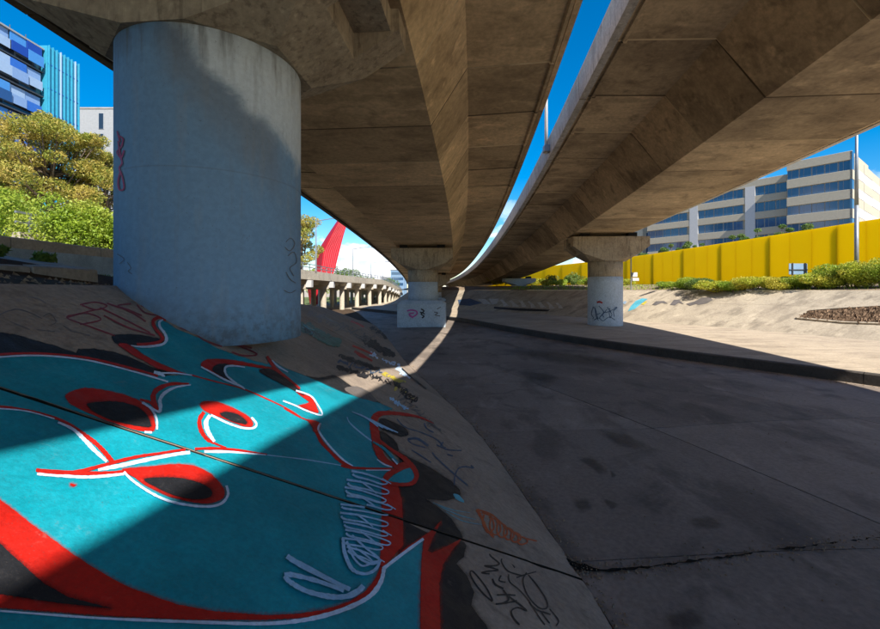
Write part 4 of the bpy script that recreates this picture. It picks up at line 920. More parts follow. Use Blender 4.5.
def tree(name, label, x, y, z, h, rad, mat, seed, nleaf=9000, leaf=.22, cat='tree', group=None, crown0=.35, nb=16, cx=0, bs=(.17, .36)):
    r = root(name, label, cat, (x, y, z), group); g = random.Random(seed)
    mb = MB(); tp = [(x, y, z), (x+g.uniform(-.3, .3), y+g.uniform(-.3, .3), z+h*.35), (x+g.uniform(-.5, .5)+cx*.5, y+g.uniform(-.4, .4), z+h*.75)]
    mb.tube(tp, [h*.028, h*.02, h*.009], 9); mb.build('trunk', M['bark'], r, True)
    blobs = []; lm = MB()
    for i in range(nb):
        a = g.uniform(0, 2*math.pi); f = g.uniform(0, 1); zz = crown0+(1-crown0)*(.12+.80*f)
        rr_ = rad*math.sqrt(max(.05, 1-(2*f-.9)**2*.8))*g.uniform(.25, 1.0); br = rad*g.uniform(*bs)
        p = (x+cx+math.cos(a)*rr_, y+math.sin(a)*rr_, z+h*zz); blobs.append((*p, br*1.1, br*1.1, br*.72))
        lm.tube([tuple(Vector(tp[1]).lerp(Vector(tp[2]), f*.8)), ((tp[1][0]+p[0])/2, (tp[1][1]+p[1])/2, z+h*(.35+zz)/2+.2), p], [h*.009, h*.006, h*.002], 5)
    lm.build('limb', M['bark'], r, True)
    leaves('crown', blobs, nleaf, leaf, mat, r, seed, shell=.4)
    return r
def shrub(name, label, x, y, z, h, w, mat, seed, n=1600, leaf=.10, group=None, cat='shrub', spiky=False):
    r = root(name, label, cat, (x, y, z), group); g = random.Random(seed); st = MB()
    blobs = []
    for i in range(7):
        a = g.uniform(0, 6.28); rr_ = w*.5*g.uniform(.1, .75); zz = h*g.uniform(.3, .78)
        p = (x+math.cos(a)*rr_, y+math.sin(a)*rr_, z+zz); br = w*g.uniform(.20, .32); blobs.append((*p, br, br, min(br, h*.3)))
        st.tube([(x, y, z-.05), p], [.02, .008], 5)
    st.build('stem', M['bark'], r); leaves('foliage', blobs, n, leaf, mat, r, seed, flat=-.4)
    return r

# ------------------------------------------------------------------ left bank top: broken slab edge, paving, wall, planting
kb = root('broken_concrete_edge', 'broken grey concrete slab edge above the dirt strip at the left', 'concrete edge', (-6.2, 6, .3))
yk = lin(-3, 7.6, 9); gk = random.Random(5)
for a, b_ in zip(yk, yk[1:]):
    x0, x1 = xcrest(a)-2.15, xcrest(b_)-2.15; j = gk.uniform(-.04, .04); za = .13+gk.uniform(-.02, .02)
    mb = MB(); mb.hexa([(x0+j, a+.01, za-.15), (x1+j, b_-.01, za-.15), (x1-.5+j, b_-.01, za-.1), (x0-.5+j, a+.01, za-.1)], [(x0+j-.03, a+.01, za+.23), (x1+j-.03, b_-.01, za+.23), (x1-.5+j, b_-.01, za+.30), (x0-.5+j, a+.01, za+.30)])
    bevel(mb.build('edge_slab', M['greywall'], kb), .02)
pv = root('paving_strip', 'sloping strip of dark paving between broken slab edge and low wall', 'paving', (-7.5, 6, .6))
for a in range(16):
    for k in range(3):
        y0 = -2.6+a*.64; x0 = xcrest(y0)-2.72-k*.66
        mb = MB(); z0 = .43+k*.10; dz = gk.uniform(-.008, .012)
        mb.hexa([(x0-.63, y0+.012, z0+.0), (x0, y0+.012, z0-.1), (x0, y0+.628, z0-.1), (x0-.63, y0+.628, z0)], [(x0-.63, y0+.012, z0+.105+dz), (x0, y0+.012, z0+.005+dz), (x0, y0+.628, z0+.005+dz), (x0-.63, y0+.628, z0+.105+dz)])
        mb.build('paver', M['greywall'], pv)
lw = root('low_wall', 'low grey concrete wall with pale blue foot in front of the trees', 'wall', (-10, 10, .8))
mb = MB()
for a, b_ in zip(lin(2, 15, 6), lin(2, 15, 6)[1:]):
    m1 = MB(); m1.box(-10.35, -10.0, a+.008, b_-.008, .2, 1.24); bevel(m1.build('wall_panel', M['greywall'], lw), .015)
m1 = MB(); m1.box(-10.0, -9.985, 2, 15, .3, .98); m1.build('painted_foot', M['paleblue'], lw)  # lower strip of the wall set in pale blue
for i, (px, y, z) in enumerate(((42, 7.6, .78), (106, 9.2, .80), (-4, 7.2, .8))):
    x = (px-CX)/F*y
    shrub('grass_tuft', ['spiky green tuft in soil at the foot of the low wall, left one', 'spiky green tuft at the low wall right beside the huge pier', 'spiky green tuft cut by the left picture edge'][i], x, y, G(x, y)-.02, .24, .40, M['leafC'], 40+i, 420, .13, 'tufts at the low wall', 'grass')
# rubble: stones by the pier foot and clods in the dirt strip
def stone(label, x, y, z, s, seed, mat='slab', group='stones in the dirt strip', parent=None, name='stone'):
    g = random.Random(seed); bm = bmesh.new(); bmesh.ops.create_icosphere(bm, subdivisions=2, radius=1)
    sx_, sy_, sz_ = s*g.uniform(.8, 1.3), s*g.uniform(.7, 1.2), s*g.uniform(.45, .8); a = g.random()*9
    for v in bm.verts:
        k = 1+.22*math.sin(v.co.x*3.1+a)+.16*math.sin(v.co.y*4.3+2*a)+.14*math.sin(v.co.z*5+a*3); v.co = Vector((v.co.x*sx_*k, v.co.y*sy_*k, v.co.z*sz_*k))
    me = bpy.data.meshes.new(name); bm.to_mesh(me); bm.free(); me.materials.append(M[mat]); o = link(name, me, parent)
    o.location = Vector((x, y, z))-(ORG[parent] if parent else Vector((0, 0, 0))); return tags(o, label, 'stone', group) if not parent else o
for i, (px, py, s) in enumerate(((128, 287, .075), (122, 289, .05), (133, 289.5, .06), (134, 285, .045))):
    y = 5.0; x = (px-CX)/F*y
    stone(['largest grey rubble lump against the left foot of the huge pier', 'small rubble bit left of the largest lump at the pier foot', 'dark rubble bit right of the largest lump at the pier foot', 'small rubble bit leaning on the huge pier'][i], x, y, (HY-py)/F*y, s, 50+i, 'slab' if i < 2 else 'greywall')
gs = random.Random(9); mb = MB()
V = []; cl = MB()
for i in range(420):
    y = gs.uniform(-1, 7.2); e = gs.uniform(.1, 2.05); x = xcrest(y)-e; s = gs.uniform(.012, .05); z = G(x, y)+s*.2
    a = gs.random()*6.28; p = [(x+s*math.cos(a+k*2.1)*gs.uniform(.7, 1.2), y+s*math.sin(a+k*2.1)*gs.uniform(.7, 1.2), z-s*.4) for k in range(3)]
    cl.add(p+[(x+gs.uniform(-.3, .3)*s, y, z+s*gs.uniform(.4, .9))], [[0, 1, 3], [1, 2, 3], [2, 0, 3], [2, 1, 0]])
c_ = cl.build('soil_clods', M['clod']); tags(c_, 'loose clods of brown soil in the dirt strip above the slope', 'soil', None, 'stuff')
pl = MB(); yy0 = 4.6; pl.box(-4.05, -3.82, 4.5, 4.9, .02, .05); tags(pl.build('paper_scrap', M['whitepanel']), 'pale flattened scrap lying in the dirt beside the huge pier', 'litter')

# hedge and trees behind the low wall
for i, (px, y, h, w, mt) in enumerate(((-20, 14.5, 3.2, 3.0, 'leafB'), (12, 15, 3.0, 2.8, 'leafB'), (50, 14.2, 2.2, 2.6, 'leafB'), (78, 14.6, 2.0, 2.2, 'leafB'), (97, 15.4, 1.9, 1.8, 'leafB'))):
    shrub('hedge_bush', ['bright green bush cut by the left picture edge', 'tall bright green bush behind the low wall, far left', 'bright green rounded bush behind the left tuft and low wall', 'bright green bush behind the low wall, second from the pier', 'bright green bush behind the low wall next to the pier'][i], (px-CX)/F*y, y, 1.0, h, w, M[mt], 60+i, 7000, .11, 'bushes behind the low wall')
tree('eucalyptus_tree', 'large yellow-brown eucalyptus crown in front of the blue building', -23.6, 25.5, 1.2, 9.6, 3.1, M['leafA'], 21, 40000, .16, group='trees behind the low wall', nb=62, bs=(.13, .30))
tree('eucalyptus_tree', 'olive eucalyptus at the far left picture edge', -28.5, 26.5, 1.2, 9.0, 3.0, M['leafA'], 22, 24000, .16, group='trees behind the low wall', nb=50, bs=(.13, .30))
tree('eucalyptus_tree', 'smaller olive eucalyptus right beside the huge pier', -22.9, 28.5, 1.2, 8.4, 2.4, M['leafA'], 23, 20000, .16, group='trees behind the low wall', nb=42, bs=(.13, .30))

# ------------------------------------------------------------------ blue clad building, cyan stair tower and grey block
bb_ = root('apartment_building', 'tall building clad in blue checked panels with dark balcony bands', 'building', (-55, 42, 1))
mb = MB(); mb.box(-66, -50.6, 24, 53.2, 1, 30.0); mb.build('wall', M['glassdark'], bb_)
gp = random.Random(2)
for s in range(8):
    zt_ = 30.4-s*3.1
    if zt_ < 6: break
    for k in range(12):
        y0 = 29.6+k*1.95; wv = .55*math.sin(k*1.9+s*2.2); out = .28*math.sin(k*1.3+s*1.7)
        for q in range(2):
            z1 = zt_-q*1.1+.0; z0 = z1-1.09-(.0 if q == 0 else max(0, wv)*.45)
            m1 = MB(); xb = -50.35+out*.5+.25*q
            m1.box(xb-.06, xb, y0+.01, y0+1.94, z0, z1); m1.build('blue_panel', M['blue%d' % gp.choice([0, 0, 1, 1, 2, 2, 3, 3, 4, 5])], bb_)
    m1 = MB(); m1.box(-50.6, -50.2, 29, 53.2, zt_-2.95, zt_-2.80); m1.build('balcony_slab', M['darksteel'], bb_)
m1 = MB(); m1.box(-66.5, -50.2, 23.6, 53.3, 30.42, 30.62); m1.build('roof', M['greybuild'], bb_)
for k in range(8):
    m1 = MB(); m1.cyl((-50.6, 38+k*1.9, 30.6), (-50.6, 38+k*1.9, 31.2), .05, n=6); m1.build('roof_post', M['darksteel'], bb_)
ct = root('stair_tower', 'cyan glazed tower with vertical fins at the end of the blue building', 'tower', (-50, 55, 1))
m1 = MB(); m1.box(-58, -49.9, 53.4, 58.0, 1, 31.1); m1.build('wall', M['cyanpanel'], ct)
for k in range(9):
    m1 = MB(); y0 = 53.5+k*.55; m1.box(-49.9, -49.72, y0, y0+.07, 2, 31.2); m1.build('fin', M['blue4' if k % 4 == 3 else 'cyanpanel'], ct)
for k in range(9):
    m1 = MB(); m1.box(-49.9, -49.86, 53.42, 57.98, 4+k*3.1, 4.08+k*3.1); m1.build('floor_band', M['blue1'], ct)
gb = root('office_block', 'pale grey block with narrow dark windows behind the huge pier', 'building', (-60, 84, 0))
m1 = MB(); m1.box(-70.5, -46, 80, 92, -1, 34.5); m1.build('wall', M['greybuild'], gb)
m1 = MB(); m1.box(-70.6, -45.9, 79.9, 92.1, 34.5, 34.8); m1.build('parapet', M['greywall'], gb)
for k in range(3):
    for s in range(8):
        x0 = -65.0+k*4.2; z0 = 30.6-s*3.9; m1 = MB(); m1.box(x0, x0+1.0, 79.93, 79.99, z0, z0+3.1); w_o = m1.build('window', M['frame'], gb)
        m1 = MB(); m1.box(x0+.08, x0+.92, 79.90, 79.928, z0+.08, z0+3.02); m1.build('pane', M['glassdark'], w_o)

# ------------------------------------------------------------------ yellow barrier wall on the right bank
yw = root('noise_barrier', 'long bright yellow panelled noise barrier above the sunlit bank', 'barrier', (25, 40, .4))
KW = 1.22; ywx = Spline([KW*v for v in (-6, 10, 25, 40, 54, 70, 90, 120)], [KW*v for v in (28.2, 27.2, 26.2, 25.6, 24.4, 20.8, 14.5, 2)])
yq = [-6+i*2.2 for i in range(62)]
for i, (a, b_) in enumerate(zip(yq, yq[1:])):
    xa, xb = ywx(a), ywx(b_); d = Vector((xb-xa, b_-a)).normalized(); n = Vector((-d.y, d.x)); e = .006
    p = [(xa+d.x*e, a+d.y*e), (xb-d.x*e, b_-d.y*e)]; m1 = MB()
    off = .002*(i % 2)
    f_ = [(q[0]+n.x*(.05+off), q[1]+n.y*(.05+off)) for q in p]; r_ = [(q[0]-n.x*.07, q[1]-n.y*.07) for q in p]
    zt_ = 4.25*KW
    m1.hexa([(*f_[0], .1), (*f_[1], .1), (*r_[1], .1), (*r_[0], .1)], [(*f_[0], zt_), (*f_[1], zt_), (*r_[1], zt_), (*r_[0], zt_)]); m1.build('panel', M['yellow'], yw)
    if i % 3 == 0:
        m1 = MB(); m1.box(xa+.09, xa+.30, a-.09, a+.09, .1, zt_-.1); m1.build('post', M['darksteel'], yw)
# shrubs at its foot
gsh = random.Random(31)
bl = [(600+k, 0) for k in range(0)]
spots = [(668, 36, 'leafB', .7, 1.6), (690, 33, 'leafB', 1.2, 2.0), (700, 31.5, 'leafC', 1.3, 1.8), (718, 30, 'leafD', 1.1, 2.0), (736, 29, 'leafB', .9, 1.8), (755, 28.3, 'leafD', 1.0, 2.0), (772, 27.8, 'leafD', .9, 1.8), (790, 27.2, 'leafB', .8, 1.5), (808, 26.2, 'leafB', 1.0, 1.6), (823, 25.6, 'leafD', 1.1, 1.7), (838, 25.2, 'leafB', 1.3, 1.8), (850, 24.8, 'leafC', 1.2, 1.6), (866, 24.0, 'leafD', 1.3, 1.9), (886, 23.2, 'leafB', 1.4, 2.0), (905, 22.6, 'leafD', 1.3, 2.0)]
def bank_z(x, y):
    best = None
    for u in lin(0, 8, 161):
        a = Cr(u); d = math.hypot(a[0]-x, a[1]-y)
        if best is None or d < best: best = d
    return interp(best, [0, 4.2, 5.0, 7.5, 20, 90], [LEDGE, -.02, .06, .38, .72, .9])
colr = {'leafB': 'bright green', 'leafC': 'dark green', 'leafD': 'yellow-green'}
for i, (px, y, mt, h, w) in enumerate(spots):
    x = (px-CX)/F*y
    nb_ = ['first', 'second', 'third', 'fourth', 'fifth', 'sixth', 'seventh', 'eighth', 'ninth', 'tenth', 'eleventh', 'twelfth', 'thirteenth', 'fourteenth', 'fifteenth'][i]
    shrub('bush', '%s bush at the foot of the yellow barrier, %s from the ledge pier' % (colr[mt], nb_), x, y, bank_z(x, y)-.05, h*(.75+.035*i), w*1.3, M[mt], 100+i, 7000, .105, 'bushes along the yellow barrier')
fs = [(546, 58, 'leafD', 1.2, 2.2), (553, 60, 'leafC', 1.7, 2.6), (561, 56, 'leafB', 1.0, 2.2), (569, 57, 'leafC', 1.6, 1.8), (577, 58, 'leafC', 1.9, 2.4), (585, 55, 'leafB', 1.1, 2.2), (540, 74, 'leafD', 1.4, 2.4), (535, 76, 'leafD', 1.2, 2.4), (497, 74, 'leafD', 1.9, 3.2), (505, 76, 'leafD', 2.6, 3.0), (626, 48, 'leafD', .8, 2.2)]
for i, (px, y, mt, h, w) in enumerate(fs):
    x = (px-CX)/F*y
    shrub('bush', '%s bush far along the yellow barrier, %s to the left of the ledge pier' % (colr[mt], ['sixth', 'fifth', 'fourth', 'third', 'second', 'first', 'seventh', 'eighth', 'tenth', 'ninth'][i]) if i < 10 else 'pale yellow-green clump just right of the ledge pier', x, y, bank_z(x, y)-.1, h, w, M[mt], 140+i, 1500, .2, 'bushes along the yellow barrier')
# strip of weeds
gw = np.random.default_rng(4); n = 5000; V = np.zeros((n, 3, 3))
uu = gw.uniform(1.2, 6.6, n); dd = gw.uniform(4.5, 8.5, n)
P3 = np.array([rb_pt(u, d) for u, d in zip(uu, dd)]); hh = gw.uniform(.05, .26, n); an = gw.uniform(0, 6.28, n)
V[:, 0] = P3+np.stack([.03*np.cos(an), .03*np.sin(an), 0*an], 1); V[:, 1] = P3-np.stack([.03*np.cos(an), .03*np.sin(an), 0*an], 1); V[:, 2] = P3+np.stack([gw.normal(0, .06, n), gw.normal(0, .06, n), hh], 1)
wd = mesh('bank_weeds', V.reshape(-1, 3).tolist(), [[3*i, 3*i+1, 3*i+2] for i in range(n)], M['leafB']); tags(wd, 'thin weeds and grass along the top of the right bank', 'grass', None, 'stuff')
# lamp pole, sign and signal post
lp = root('lamp_post', 'tall slim grey lamp pole in front of the yellow barrier', 'lamp post', (24.6, 24.8, .2))
m1 = MB(); m1.tube([(24.6, 24.8, .1), (24.6, 24.8, 5), (24.6, 24.8, 10.5)], [.11, .095, .06], 12); m1.build('pole', M['steel'], lp, True)
m1 = MB(); m1.tube([(24.6, 24.8, 10.45), (23.6, 24.7, 10.8), (22.4, 24.6, 10.9)], [.05, .045, .04], 8); m1.build('arm', M['steel'], lp, True)
m1 = MB(); m1.hexa([(22.6, 24.45, 10.82), (21.7, 24.5, 10.84), (21.7, 24.7, 10.84), (22.6, 24.75, 10.82)], [(22.5, 24.5, 10.95), (21.8, 24.55, 10.93), (21.8, 24.65, 10.93), (22.5, 24.7, 10.95)]); m1.build('lamp_head', M['steel'], lp)
sg = root('sign_board', 'small pale sign board on two dark posts among the bushes', 'sign', (23.1, 27.2, .3))
y = 27.0; X0, X1 = (789-CX)/F*y, (807.5-CX)/F*y; z1, z0 = (HY-263.5)/F*y, (HY-274.5)/F*y
m1 = MB(); m1.box(X0, X1, y, y+.03, z0, z1); bevel(m1.build('board', M['bluegrey'], sg), .01)
for x in (X0+.18, X1-.22):
    m1 = MB(); m1.box(x, x+.06, y-.06, y-.002, .1, z1+.03); m1.build('post', M['darksteel'], sg)
m1 = MB(); m1.box(X0, X1, y-.05, y-.003, z0+.28, z0+.33); m1.build('rail', M['darksteel'], sg)
sg2 = root('signal_post', 'thin post with two small pale boxes right of the ledge pier', 'post', (.45*36, 36, .4))
y = 34.0; x = (631-CX)/F*y
m1 = MB(); m1.cyl((x, y, 0), (x, y, (HY-253)/F*y), .05, n=8); m1.build('post', M['steel'], sg2)
for px0, px1, py0, py1 in ((632, 637, 272.5, 277), (632, 638.5, 278, 281)):
    m1 = MB(); m1.box((px0-CX)/F*y, (px1-CX)/F*y, y-.1, y+.12, (HY-py1)/F*y, (HY-py0)/F*y); bevel(m1.build('box', M['whitepanel'], sg2), .02)
# dirt pocket in the bank: concrete rim with rubble
dp = root('dirt_pocket', 'dirt filled pocket framed by concrete in the right bank', 'dirt patch', Vector(on_rbank(845, 316)))
def rbn(px, py, up): v = Vector(on_rbank(px, py)); return v+Vector((-.35, -.25, .9))*up
rim = [(797, 318.6), (809, 311), (845, 308.5), (900, 305.5), (900, 325), (844, 323)]
V = [rbn(*p, .03) for p in rim]; mesh('dirt_bed', V, [list(range(6))], M['soil'], dp)
for p0, p1 in ((rim[0], rim[1]), (rim[1], rim[2]), (rim[2], rim[3]), (rim[5], rim[0]), (rim[4], rim[5])):
    a, b_ = rbn(*p0, .03), rbn(*p1, .03); d = (b_-a).normalized(); up = Vector((-.35, -.25, .9)); sd = d.cross(up).normalized()*.05
    m1 = MB(); m1.hexa([a-sd-up*.1, b_-sd-up*.1, b_+sd-up*.1, a+sd-up*.1], [a-sd+up*.05, b_-sd+up*.05, b_+sd+up*.05, a+sd+up*.05]); m1.build('rim', M['rslope'], dp)
gd = random.Random(77); cl = MB()
for i in range(900):
    px = gd.uniform(799, 898); py0 = interp(px, [797, 809, 845, 900], [318, 311.5, 309, 306]); py1 = interp(px, [797, 844, 900], [318.8, 323, 325]); py = gd.uniform(py0, py1)
    c0 = rbn(px, py, .03); s = gd.uniform(.03, .13); a = gd.random()*6.28
    cl.add([c0+Vector((s*math.cos(a+k*2.1), s*math.sin(a+k*2.1), -.02)) for k in range(3)]+[c0+Vector((gd.uniform(-.3, .3)*s, 0, s*gd.uniform(.5, 1.1)))], [[0, 1, 3], [1, 2, 3], [2, 0, 3]])
o = cl.build('rubble', M['rubble'], dp); o['kind'] = 'stuff'

# ------------------------------------------------------------------ office building behind the barrier
EX = Vector((.595, -.804)); EN = Vector((-.804, -.595))
def block(R, org, L, depth, rows, ztop, wunit, spand, col_at=(), e=EX, n=EN, zbot=0.2):
    P = lambda s, d, z: (org.x+e.x*s+n.x*d, org.y+e.y*s+n.y*d, z)
    m1 = MB(); m1.box(0, L, -depth, -.35, zbot, ztop-.15, P); m1.build('wall', M['tan'], R)
    zs_ = [ztop]+[z for r in rows for z in r]+[zbot]
    for i in range(0, len(zs_), 2):                     # spandrel bands
        m1 = MB(); m1.box(-.02, L+.02, -.34, .0, zs_[i+1], zs_[i], P); bevel(m1.build('spandrel', spand, R), .03)
    for zt_, zb_ in rows:
        nwin = max(1, round(L/wunit)); w = L/nwin
        for k in range(nwin):
            s0, s1 = k*w+.03, (k+1)*w-.03
            if any(a < (s0+s1)/2 < b_ for a, b_ in col_at): continue
            m1 = MB(); m1.box(s0, s1, -.30, -.26, zb_+.005, zt_-.005, P); wo_ = m1.build('window', M['frame'], R)
            mid = s0+(s1-s0)*.36; 
            for q0, q1 in ((s0+.06, mid-.03), (mid+.03, s1-.06)):
                m1 = MB(); m1.box(q0, q1, -.258, -.235, zb_+.07, zt_-.07, P); m1.build('pane', M['glass'], wo_)
    for a, b_ in col_at:
        m1 = MB(); m1.box(a, b_, -.33, .03, zbot, ztop-1.2, P); m1.build('white_pier', M['whitepanel'], R)
rowsR = [(22.1-k*3.3, 20.4-k*3.3) for k in range(6)]
rowsL = [(20.8-k*3.25, 18.95-k*3.25) for k in range(6)]
ob1 = root('office_building', 'tan banded office building with blue strip windows, taller right block', 'building', (66, 76, .5), 'office buildings behind the barrier')
cR = Vector((64.4, 78.0)); block(ob1, cR, 8.75, 14, rowsR, 23.6, 1.75, M['tan'])
# return face of checked panels
cor = cR+EX*8.78; e2 = Vector((.804, .595)); n2_ = Vector((.595, -.804)); P2 = lambda s, d, z: (cor.x+e2.x*s+n2_.x*d, cor.y+e2.y*s+n2_.y*d, z)
m1 = MB(); m1.box(0, 1.5, -.3, .0, .2, 23.5, P2); m1.build('corner_glass', M['glass'], ob1)
for k in range(7):
    m1 = MB(); m1.box(.0, 1.55, -.3, .06, 20.4-k*3.3, 18.8-k*3.3+.0, P2) if False else m1.box(.0, 1.55, -.3, .06, 18.8-k*3.3, 20.4-k*3.3, P2); m1.build('corner_spandrel', M['tan'], ob1)
m1 = MB(); m1.box(1.6, 34, -8, -.25, .2, 22.6, P2); m1.build('return_wall', M['whitepanel'], ob1)
for s_ in range(4):
    for k in range(13):
        z1 = 22.8-k*1.66; m1 = MB(); m1.box(1.7+s_*8.0, 9.66+s_*8.0, -.24, .02+.03*((s_+k) % 2), z1-1.62, z1, P2); m1.build('panel', M['tan' if k % 2 == 0 else 'whitepanel'], ob1)
ob2 = root('office_building', 'long tan office wing with blue strip windows and white piers, left of the taller block', 'building', (58, 90, .5), 'office buildings behind the barrier')
cL = Vector((66.5, 80.5))-EX*27; block(ob2, cL, 27, 12, rowsL, 22.2, 1.8, M['ochre' if False else 'tan'], col_at=((9.6, 11.3), (20.2, 21.9)))
ob3 = root('distant_building', 'small brown building at the far left end of the yellow barrier', 'building', (52, 118, .5))
m1 = MB(); m1.box(54, 66, 112, 124, 0, 17.0); m1.build('wall', M['tan'], ob3)
m1 = MB(); m1.box(53.8, 66.2, 111.8, 124.2, 17.0, 17.4); m1.build('roof', M['greybuild'], ob3)
for k in range(5):
    for s in range(4):
        m1 = MB(); m1.box(55+k*2.2, 56.4+k*2.2, 111.94, 111.99, 2.4+s*3.6, 4.4+s*3.6); m1.build('window', M['glass'], ob3)
for i, (px, top) in enumerate(((664, 243), (676, 240), (688, 241), (700, 236), (738, 231), (757, 227), (780, 222), (793, 223.5), (808, 223), (650, 245), (640, 248))):
    y = min(lin(20, 110, 400), key=lambda q: abs(ywx(q)-(px-CX)/F*q))+8.0; x = (px-CX)/F*y; zt_ = (HY-top)/F*y
    tree('garden_tree', 'bushy dark tree top peeking over the yellow barrier, %s from the left' % ['third', 'fourth', 'fifth', 'sixth', 'seventh', 'eighth', 'ninth', 'tenth', 'eleventh', 'second', 'first'][i], x, y, .6, zt_-.6, 1.5, M['leafC'], 200+i, 2600, .2, group='trees behind the barrier', nb=9, crown0=.3)

# ------------------------------------------------------------------ the low road bridge at far left
bx = Spline([14, 30, 54, 62, 70, 80, 100, 125, 150], [-14, -13.3, -12.8, -12.3, -11.9, -10.9, -11.0, -11.9, -13.5])
def bz(y): return interp(y, [0, 80, 100, 125, 150], [0, 0, -.7, -1.6, -2.2])
lbp = root('road_bridge', 'low pale road bridge on rows of columns left of the viaduct', 'bridge', (-16, 60, FLOOR))
def bsweep(name, sec, y0, y1, mat, n=4):
    V = []; Fc = []; k = len(sec)
    for i in range(n+1):
        y = y0+(y1-y0)*i/n; V += [(bx(y)+o, y, h+bz(y)) for o, h in sec]
    for a in range(n):
        for i in range(k): Fc.append([a*k+i, a*k+(i+1) % k, (a+1)*k+(i+1) % k, (a+1)*k+i])
    Fc += [list(range(k)), list(range(n*k, n*k+k))[::-1]]
    return mesh(name, V, Fc, mat, lbp)
secB = [(0, 1.05), (0, 1.95), (-.3, 1.95), (-.32, 1.75), (-10.5, 1.75), (-10.5, 1.95), (-10.8, 1.95), (-10.8, 1.05), (-10.0, .95), (-9.8, .55), (-1.3, .55), (-1.1, .95)]
for k in range(17): bsweep('deck_span', secB, 14+k*8+.02, 22+k*8-.02, M['pale'])
for k in range(17):
    y = 17.8+k*8
    for dx in (-.9, -4.8, -9.6):
        m1 = MB(); m1.cyl((bx(y)+dx, y, FLOOR-.1), (bx(y)+dx, y, .10+bz(y)), .34, n=14); m1.build('column', M['pale'], lbp, False)
    m1 = MB(); m1.box(bx(y)-10.4, bx(y)-.2, y-.42, y+.42, .08+bz(y), .56+bz(y)); bevel(m1.build('crosshead', M['pale'], lbp), .03)
    m1 = MB(); m1.box(bx(y)-.2, bx(y)+.35, y-.30, y+.30, .28+bz(y), .98+bz(y)); m1.build('end_block', M['whitepanel'], lbp)
for k in range(68):
    y = 14.5+k*2; m1 = MB(); m1.box(bx(y)-.2, bx(y)-.12, y-.04, y+.04, 1.94+bz(y), 2.62+bz(y)); m1.build('rail_post', M['steel'], lbp)
for h in (2.25, 2.58):
    for k in range(17): bsweep('rail', [(-.19, h), (-.19, h+.07), (-.12, h+.07), (-.12, h)], 14+k*8, 22+k*8, M['steel'])
def lamp(label, x, y, z, h, side, group):
    r = root('street_lamp', label, 'street lamp', (x, y, z), group)
    m1 = MB(); m1.tube([(x, y, z), (x, y, z+h)], [.10, .05], 8); m1.build('pole', M['steel'], r)
    m1 = MB(); m1.tube([(x, y, z+h-.02), (x+side*1.6, y, z+h+.25), (x+side*3.2, y, z+h+.3)], [.05, .045, .04], 6); m1.build('arm', M['steel'], r)
    m1 = MB(); m1.box(x+side*3.0, x+side*3.8, y-.14, y+.14, z+h+.22, z+h+.36); m1.build('lamp_head', M['steel'], r)
    return r
for i, (px, py, y) in enumerate(((316, 221, 44), (353, 249, 68), (371, 263, 88), (383, 271, 112), (393, 277, 135))):
    x = bx(y)-.6 if i < 2 else (px-CX)/F*y; z = 1.95+bz(y)
    x = (px-CX)/F*y; lamp(['nearest street lamp on the low bridge, arm reaching over red pylon', 'street lamp on the low bridge just right of the red pylon', 'third street lamp along the low bridge', 'fourth street lamp along the low bridge', 'farthest street lamp on the low bridge'][i], x, y, z, (HY-py)/F*y-z, 1, 'street lamps on the low bridge')
# small lamp standard on the right deck's parapet, seen in the sky slot
lp2 = root('parapet_lamp', 'pale lamp standard bracketed to the curved deck edge in the sky slot', 'lamp post', deckpt(17.6, 3.0, 6.5, GR))
a = Vector(deckpt(17.6, 2.93, 6.5, GR)); m1 = MB(); m1.cyl(a, a+Vector((0, 0, 6.0)), .075, .05, 10); m1.build('pole', M['whitepanel'], lp2, True)
m1 = MB(); m1.box(a.x-.12, a.x+.16, a.y-.14, a.y+.14, a.z+.05, a.z+.33); bevel(m1.build('bracket', M['steel'], lp2), .02)
m1 = MB(); m1.tube([a+Vector((0, 0, 5.95)), a+Vector((1.2, 0, 6.4)), a+Vector((2.2, 0, 6.5))], [.045, .04, .04], 6); m1.build('arm', M['whitepanel'], lp2)
# red pylon sculpture
rp = root('red_pylon', 'leaning red steel sculpture fin rising behind the low bridge', 'sculpture', (-23.5, 80, FLOOR))
y = 80.0
prof = [(309, 322, 304), (306.5, 327, 288), (311, 333, 275), (315.5, 335.5, 268), (316.5, 339.5, 251.5), (326, 343.5, 236), (336, 348, 221), (348, 356, 200), (358, 363, 180)]
V = []; Fc = []
for l, r_, py in prof:
    z = (HY-py)/F*y; xl, xr_ = (l-CX)/F*y, (r_-CX)/F*y; V += [(xl, y+.5, z), (xl+.35*(xr_-xl), y-.8, z), (xr_, y-.1, z), (xr_-.3*(xr_-xl), y+1.2, z)]
V[0:4] = [(v[0], v[1], FLOOR-.1) for v in V[0:4]]
for a in range(len(prof)-1):
    for i in range(4): Fc.append([a*4+i, a*4+(i+1) % 4, (a+1)*4+(i+1) % 4, (a+1)*4+i])
Fc += [[3, 2, 1, 0], list(range(len(V)-4, len(V)))]
mesh('fin_body', V, Fc, M['redsteel'], rp)
for k in range(7):
    m1 = MB(); f_ = .12+k*.125
    pts = [Vector(V[a*4+1]).lerp(Vector(V[a*4+2]), f_)+Vector((0, -.03, 0)) for a in range(1, len(prof))]
    m1.tube(pts, [.05]*len(pts), 5); m1.build('rib', M['redrib'], rp)
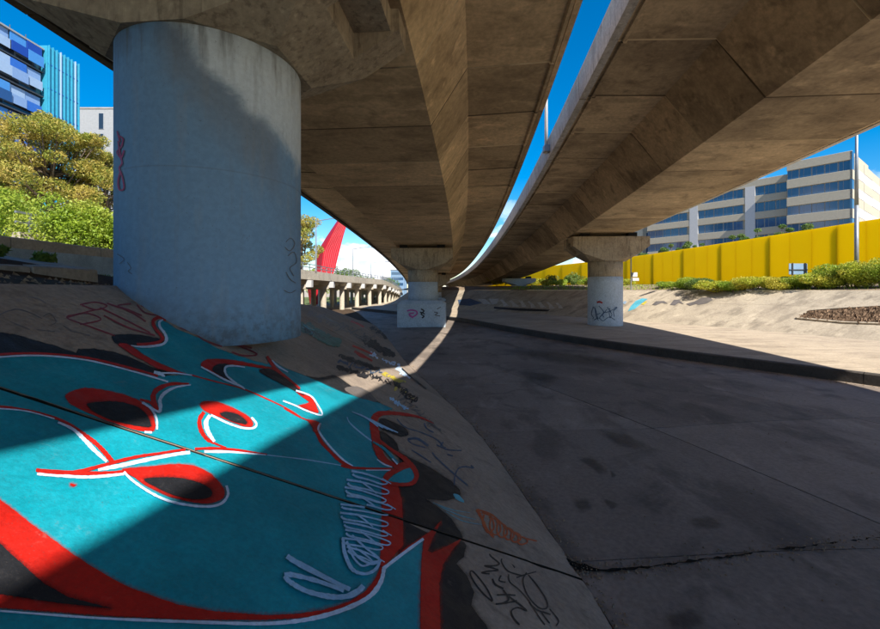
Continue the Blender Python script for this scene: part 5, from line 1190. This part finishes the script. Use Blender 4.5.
# trees and buildings beyond the low bridge
for i, (px, y, h, rad, mt) in enumerate(((292, 62, 15.5, 4.0, 'leafA'), (302, 64, 13.5, 3.0, 'leafA'), (330, 118, 9.5, 5.0, 'leafC'), (345, 125, 9.0, 5.0, 'leafC'), (358, 130, 8.0, 5.0, 'leafC'), (368, 140, 7.0, 5.0, 'leafC'), (380, 150, 7.2, 5.0, 'leafC'), (316, 112, 8.5, 5, 'leafB'), (390, 160, 6.5, 5, 'leafC'))):
    tree('roadside_tree', ['tall olive tree just right of the huge pier, mostly hidden', 'olive tree between the huge pier and the red pylon', 'dark tree behind the red pylon', 'first dark tree right of the red pylon', 'second dark tree right of the red pylon', 'third dark tree right of the red pylon', 'fourth dark tree right of the red pylon', 'bright green tree beneath the low bridge', 'farthest dark tree at the end of the low bridge'][i], (px-CX)/F*y, y, FLOOR, h, rad, M[mt], 300+i, 6000 if i < 2 else 3000, .30 if i < 2 else .45, group='trees beyond the low bridge', nb=16, crown0=.2)
for i, (x0, x1, y, zt_, mt) in enumerate(((-20, -14.5, 170, 8, 'bluegrey'), (-17.8, -14.2, 175, 11.5, 'bluegrey'), (-26, -19, 185, 5.5, 'greybuild'))):
    r = root('far_building', ['low hazy blue block at the end of the low bridge', 'taller hazy blue tower at the end of the low bridge', 'low pale block behind the lamps of the low bridge'][i], 'building', (x0, y, FLOOR), 'far buildings')
    m1 = MB(); m1.box(x0, x1, y, y+6, FLOOR, zt_); m1.build('wall', M[mt], r)
    m1 = MB(); m1.box(x0-.1, x1+.1, y-.1, y+6.1, zt_, zt_+.3); m1.build('roof', M['greybuild'], r)
    for s in range(3):
        m1 = MB(); m1.box(x0+.4, x1-.4, y-.06, y-.01, zt_-1.8-s*2.2, zt_-.7-s*2.2); m1.build('window', M['glass'], r)
# lawn behind the low bridge
m1 = mesh('lawn', [(-90, 66, -2.70), (-25, 66, -2.70), (-16, 160, -2.70), (-90, 160, -2.70)], [[0, 1, 2, 3]], M['lawn']); tags(m1, kind='structure')
# end wall closing the view under the decks
ew = root('far_bank', 'dark graffitied bank closing the channel far under the decks', 'bank', (2, 120, FLOOR))
m1 = MB(); m1.box(-9, 30, 150, 152, FLOOR-.05, 1.2); bevel(m1.build('wall', M['soffit'], ew), .1)
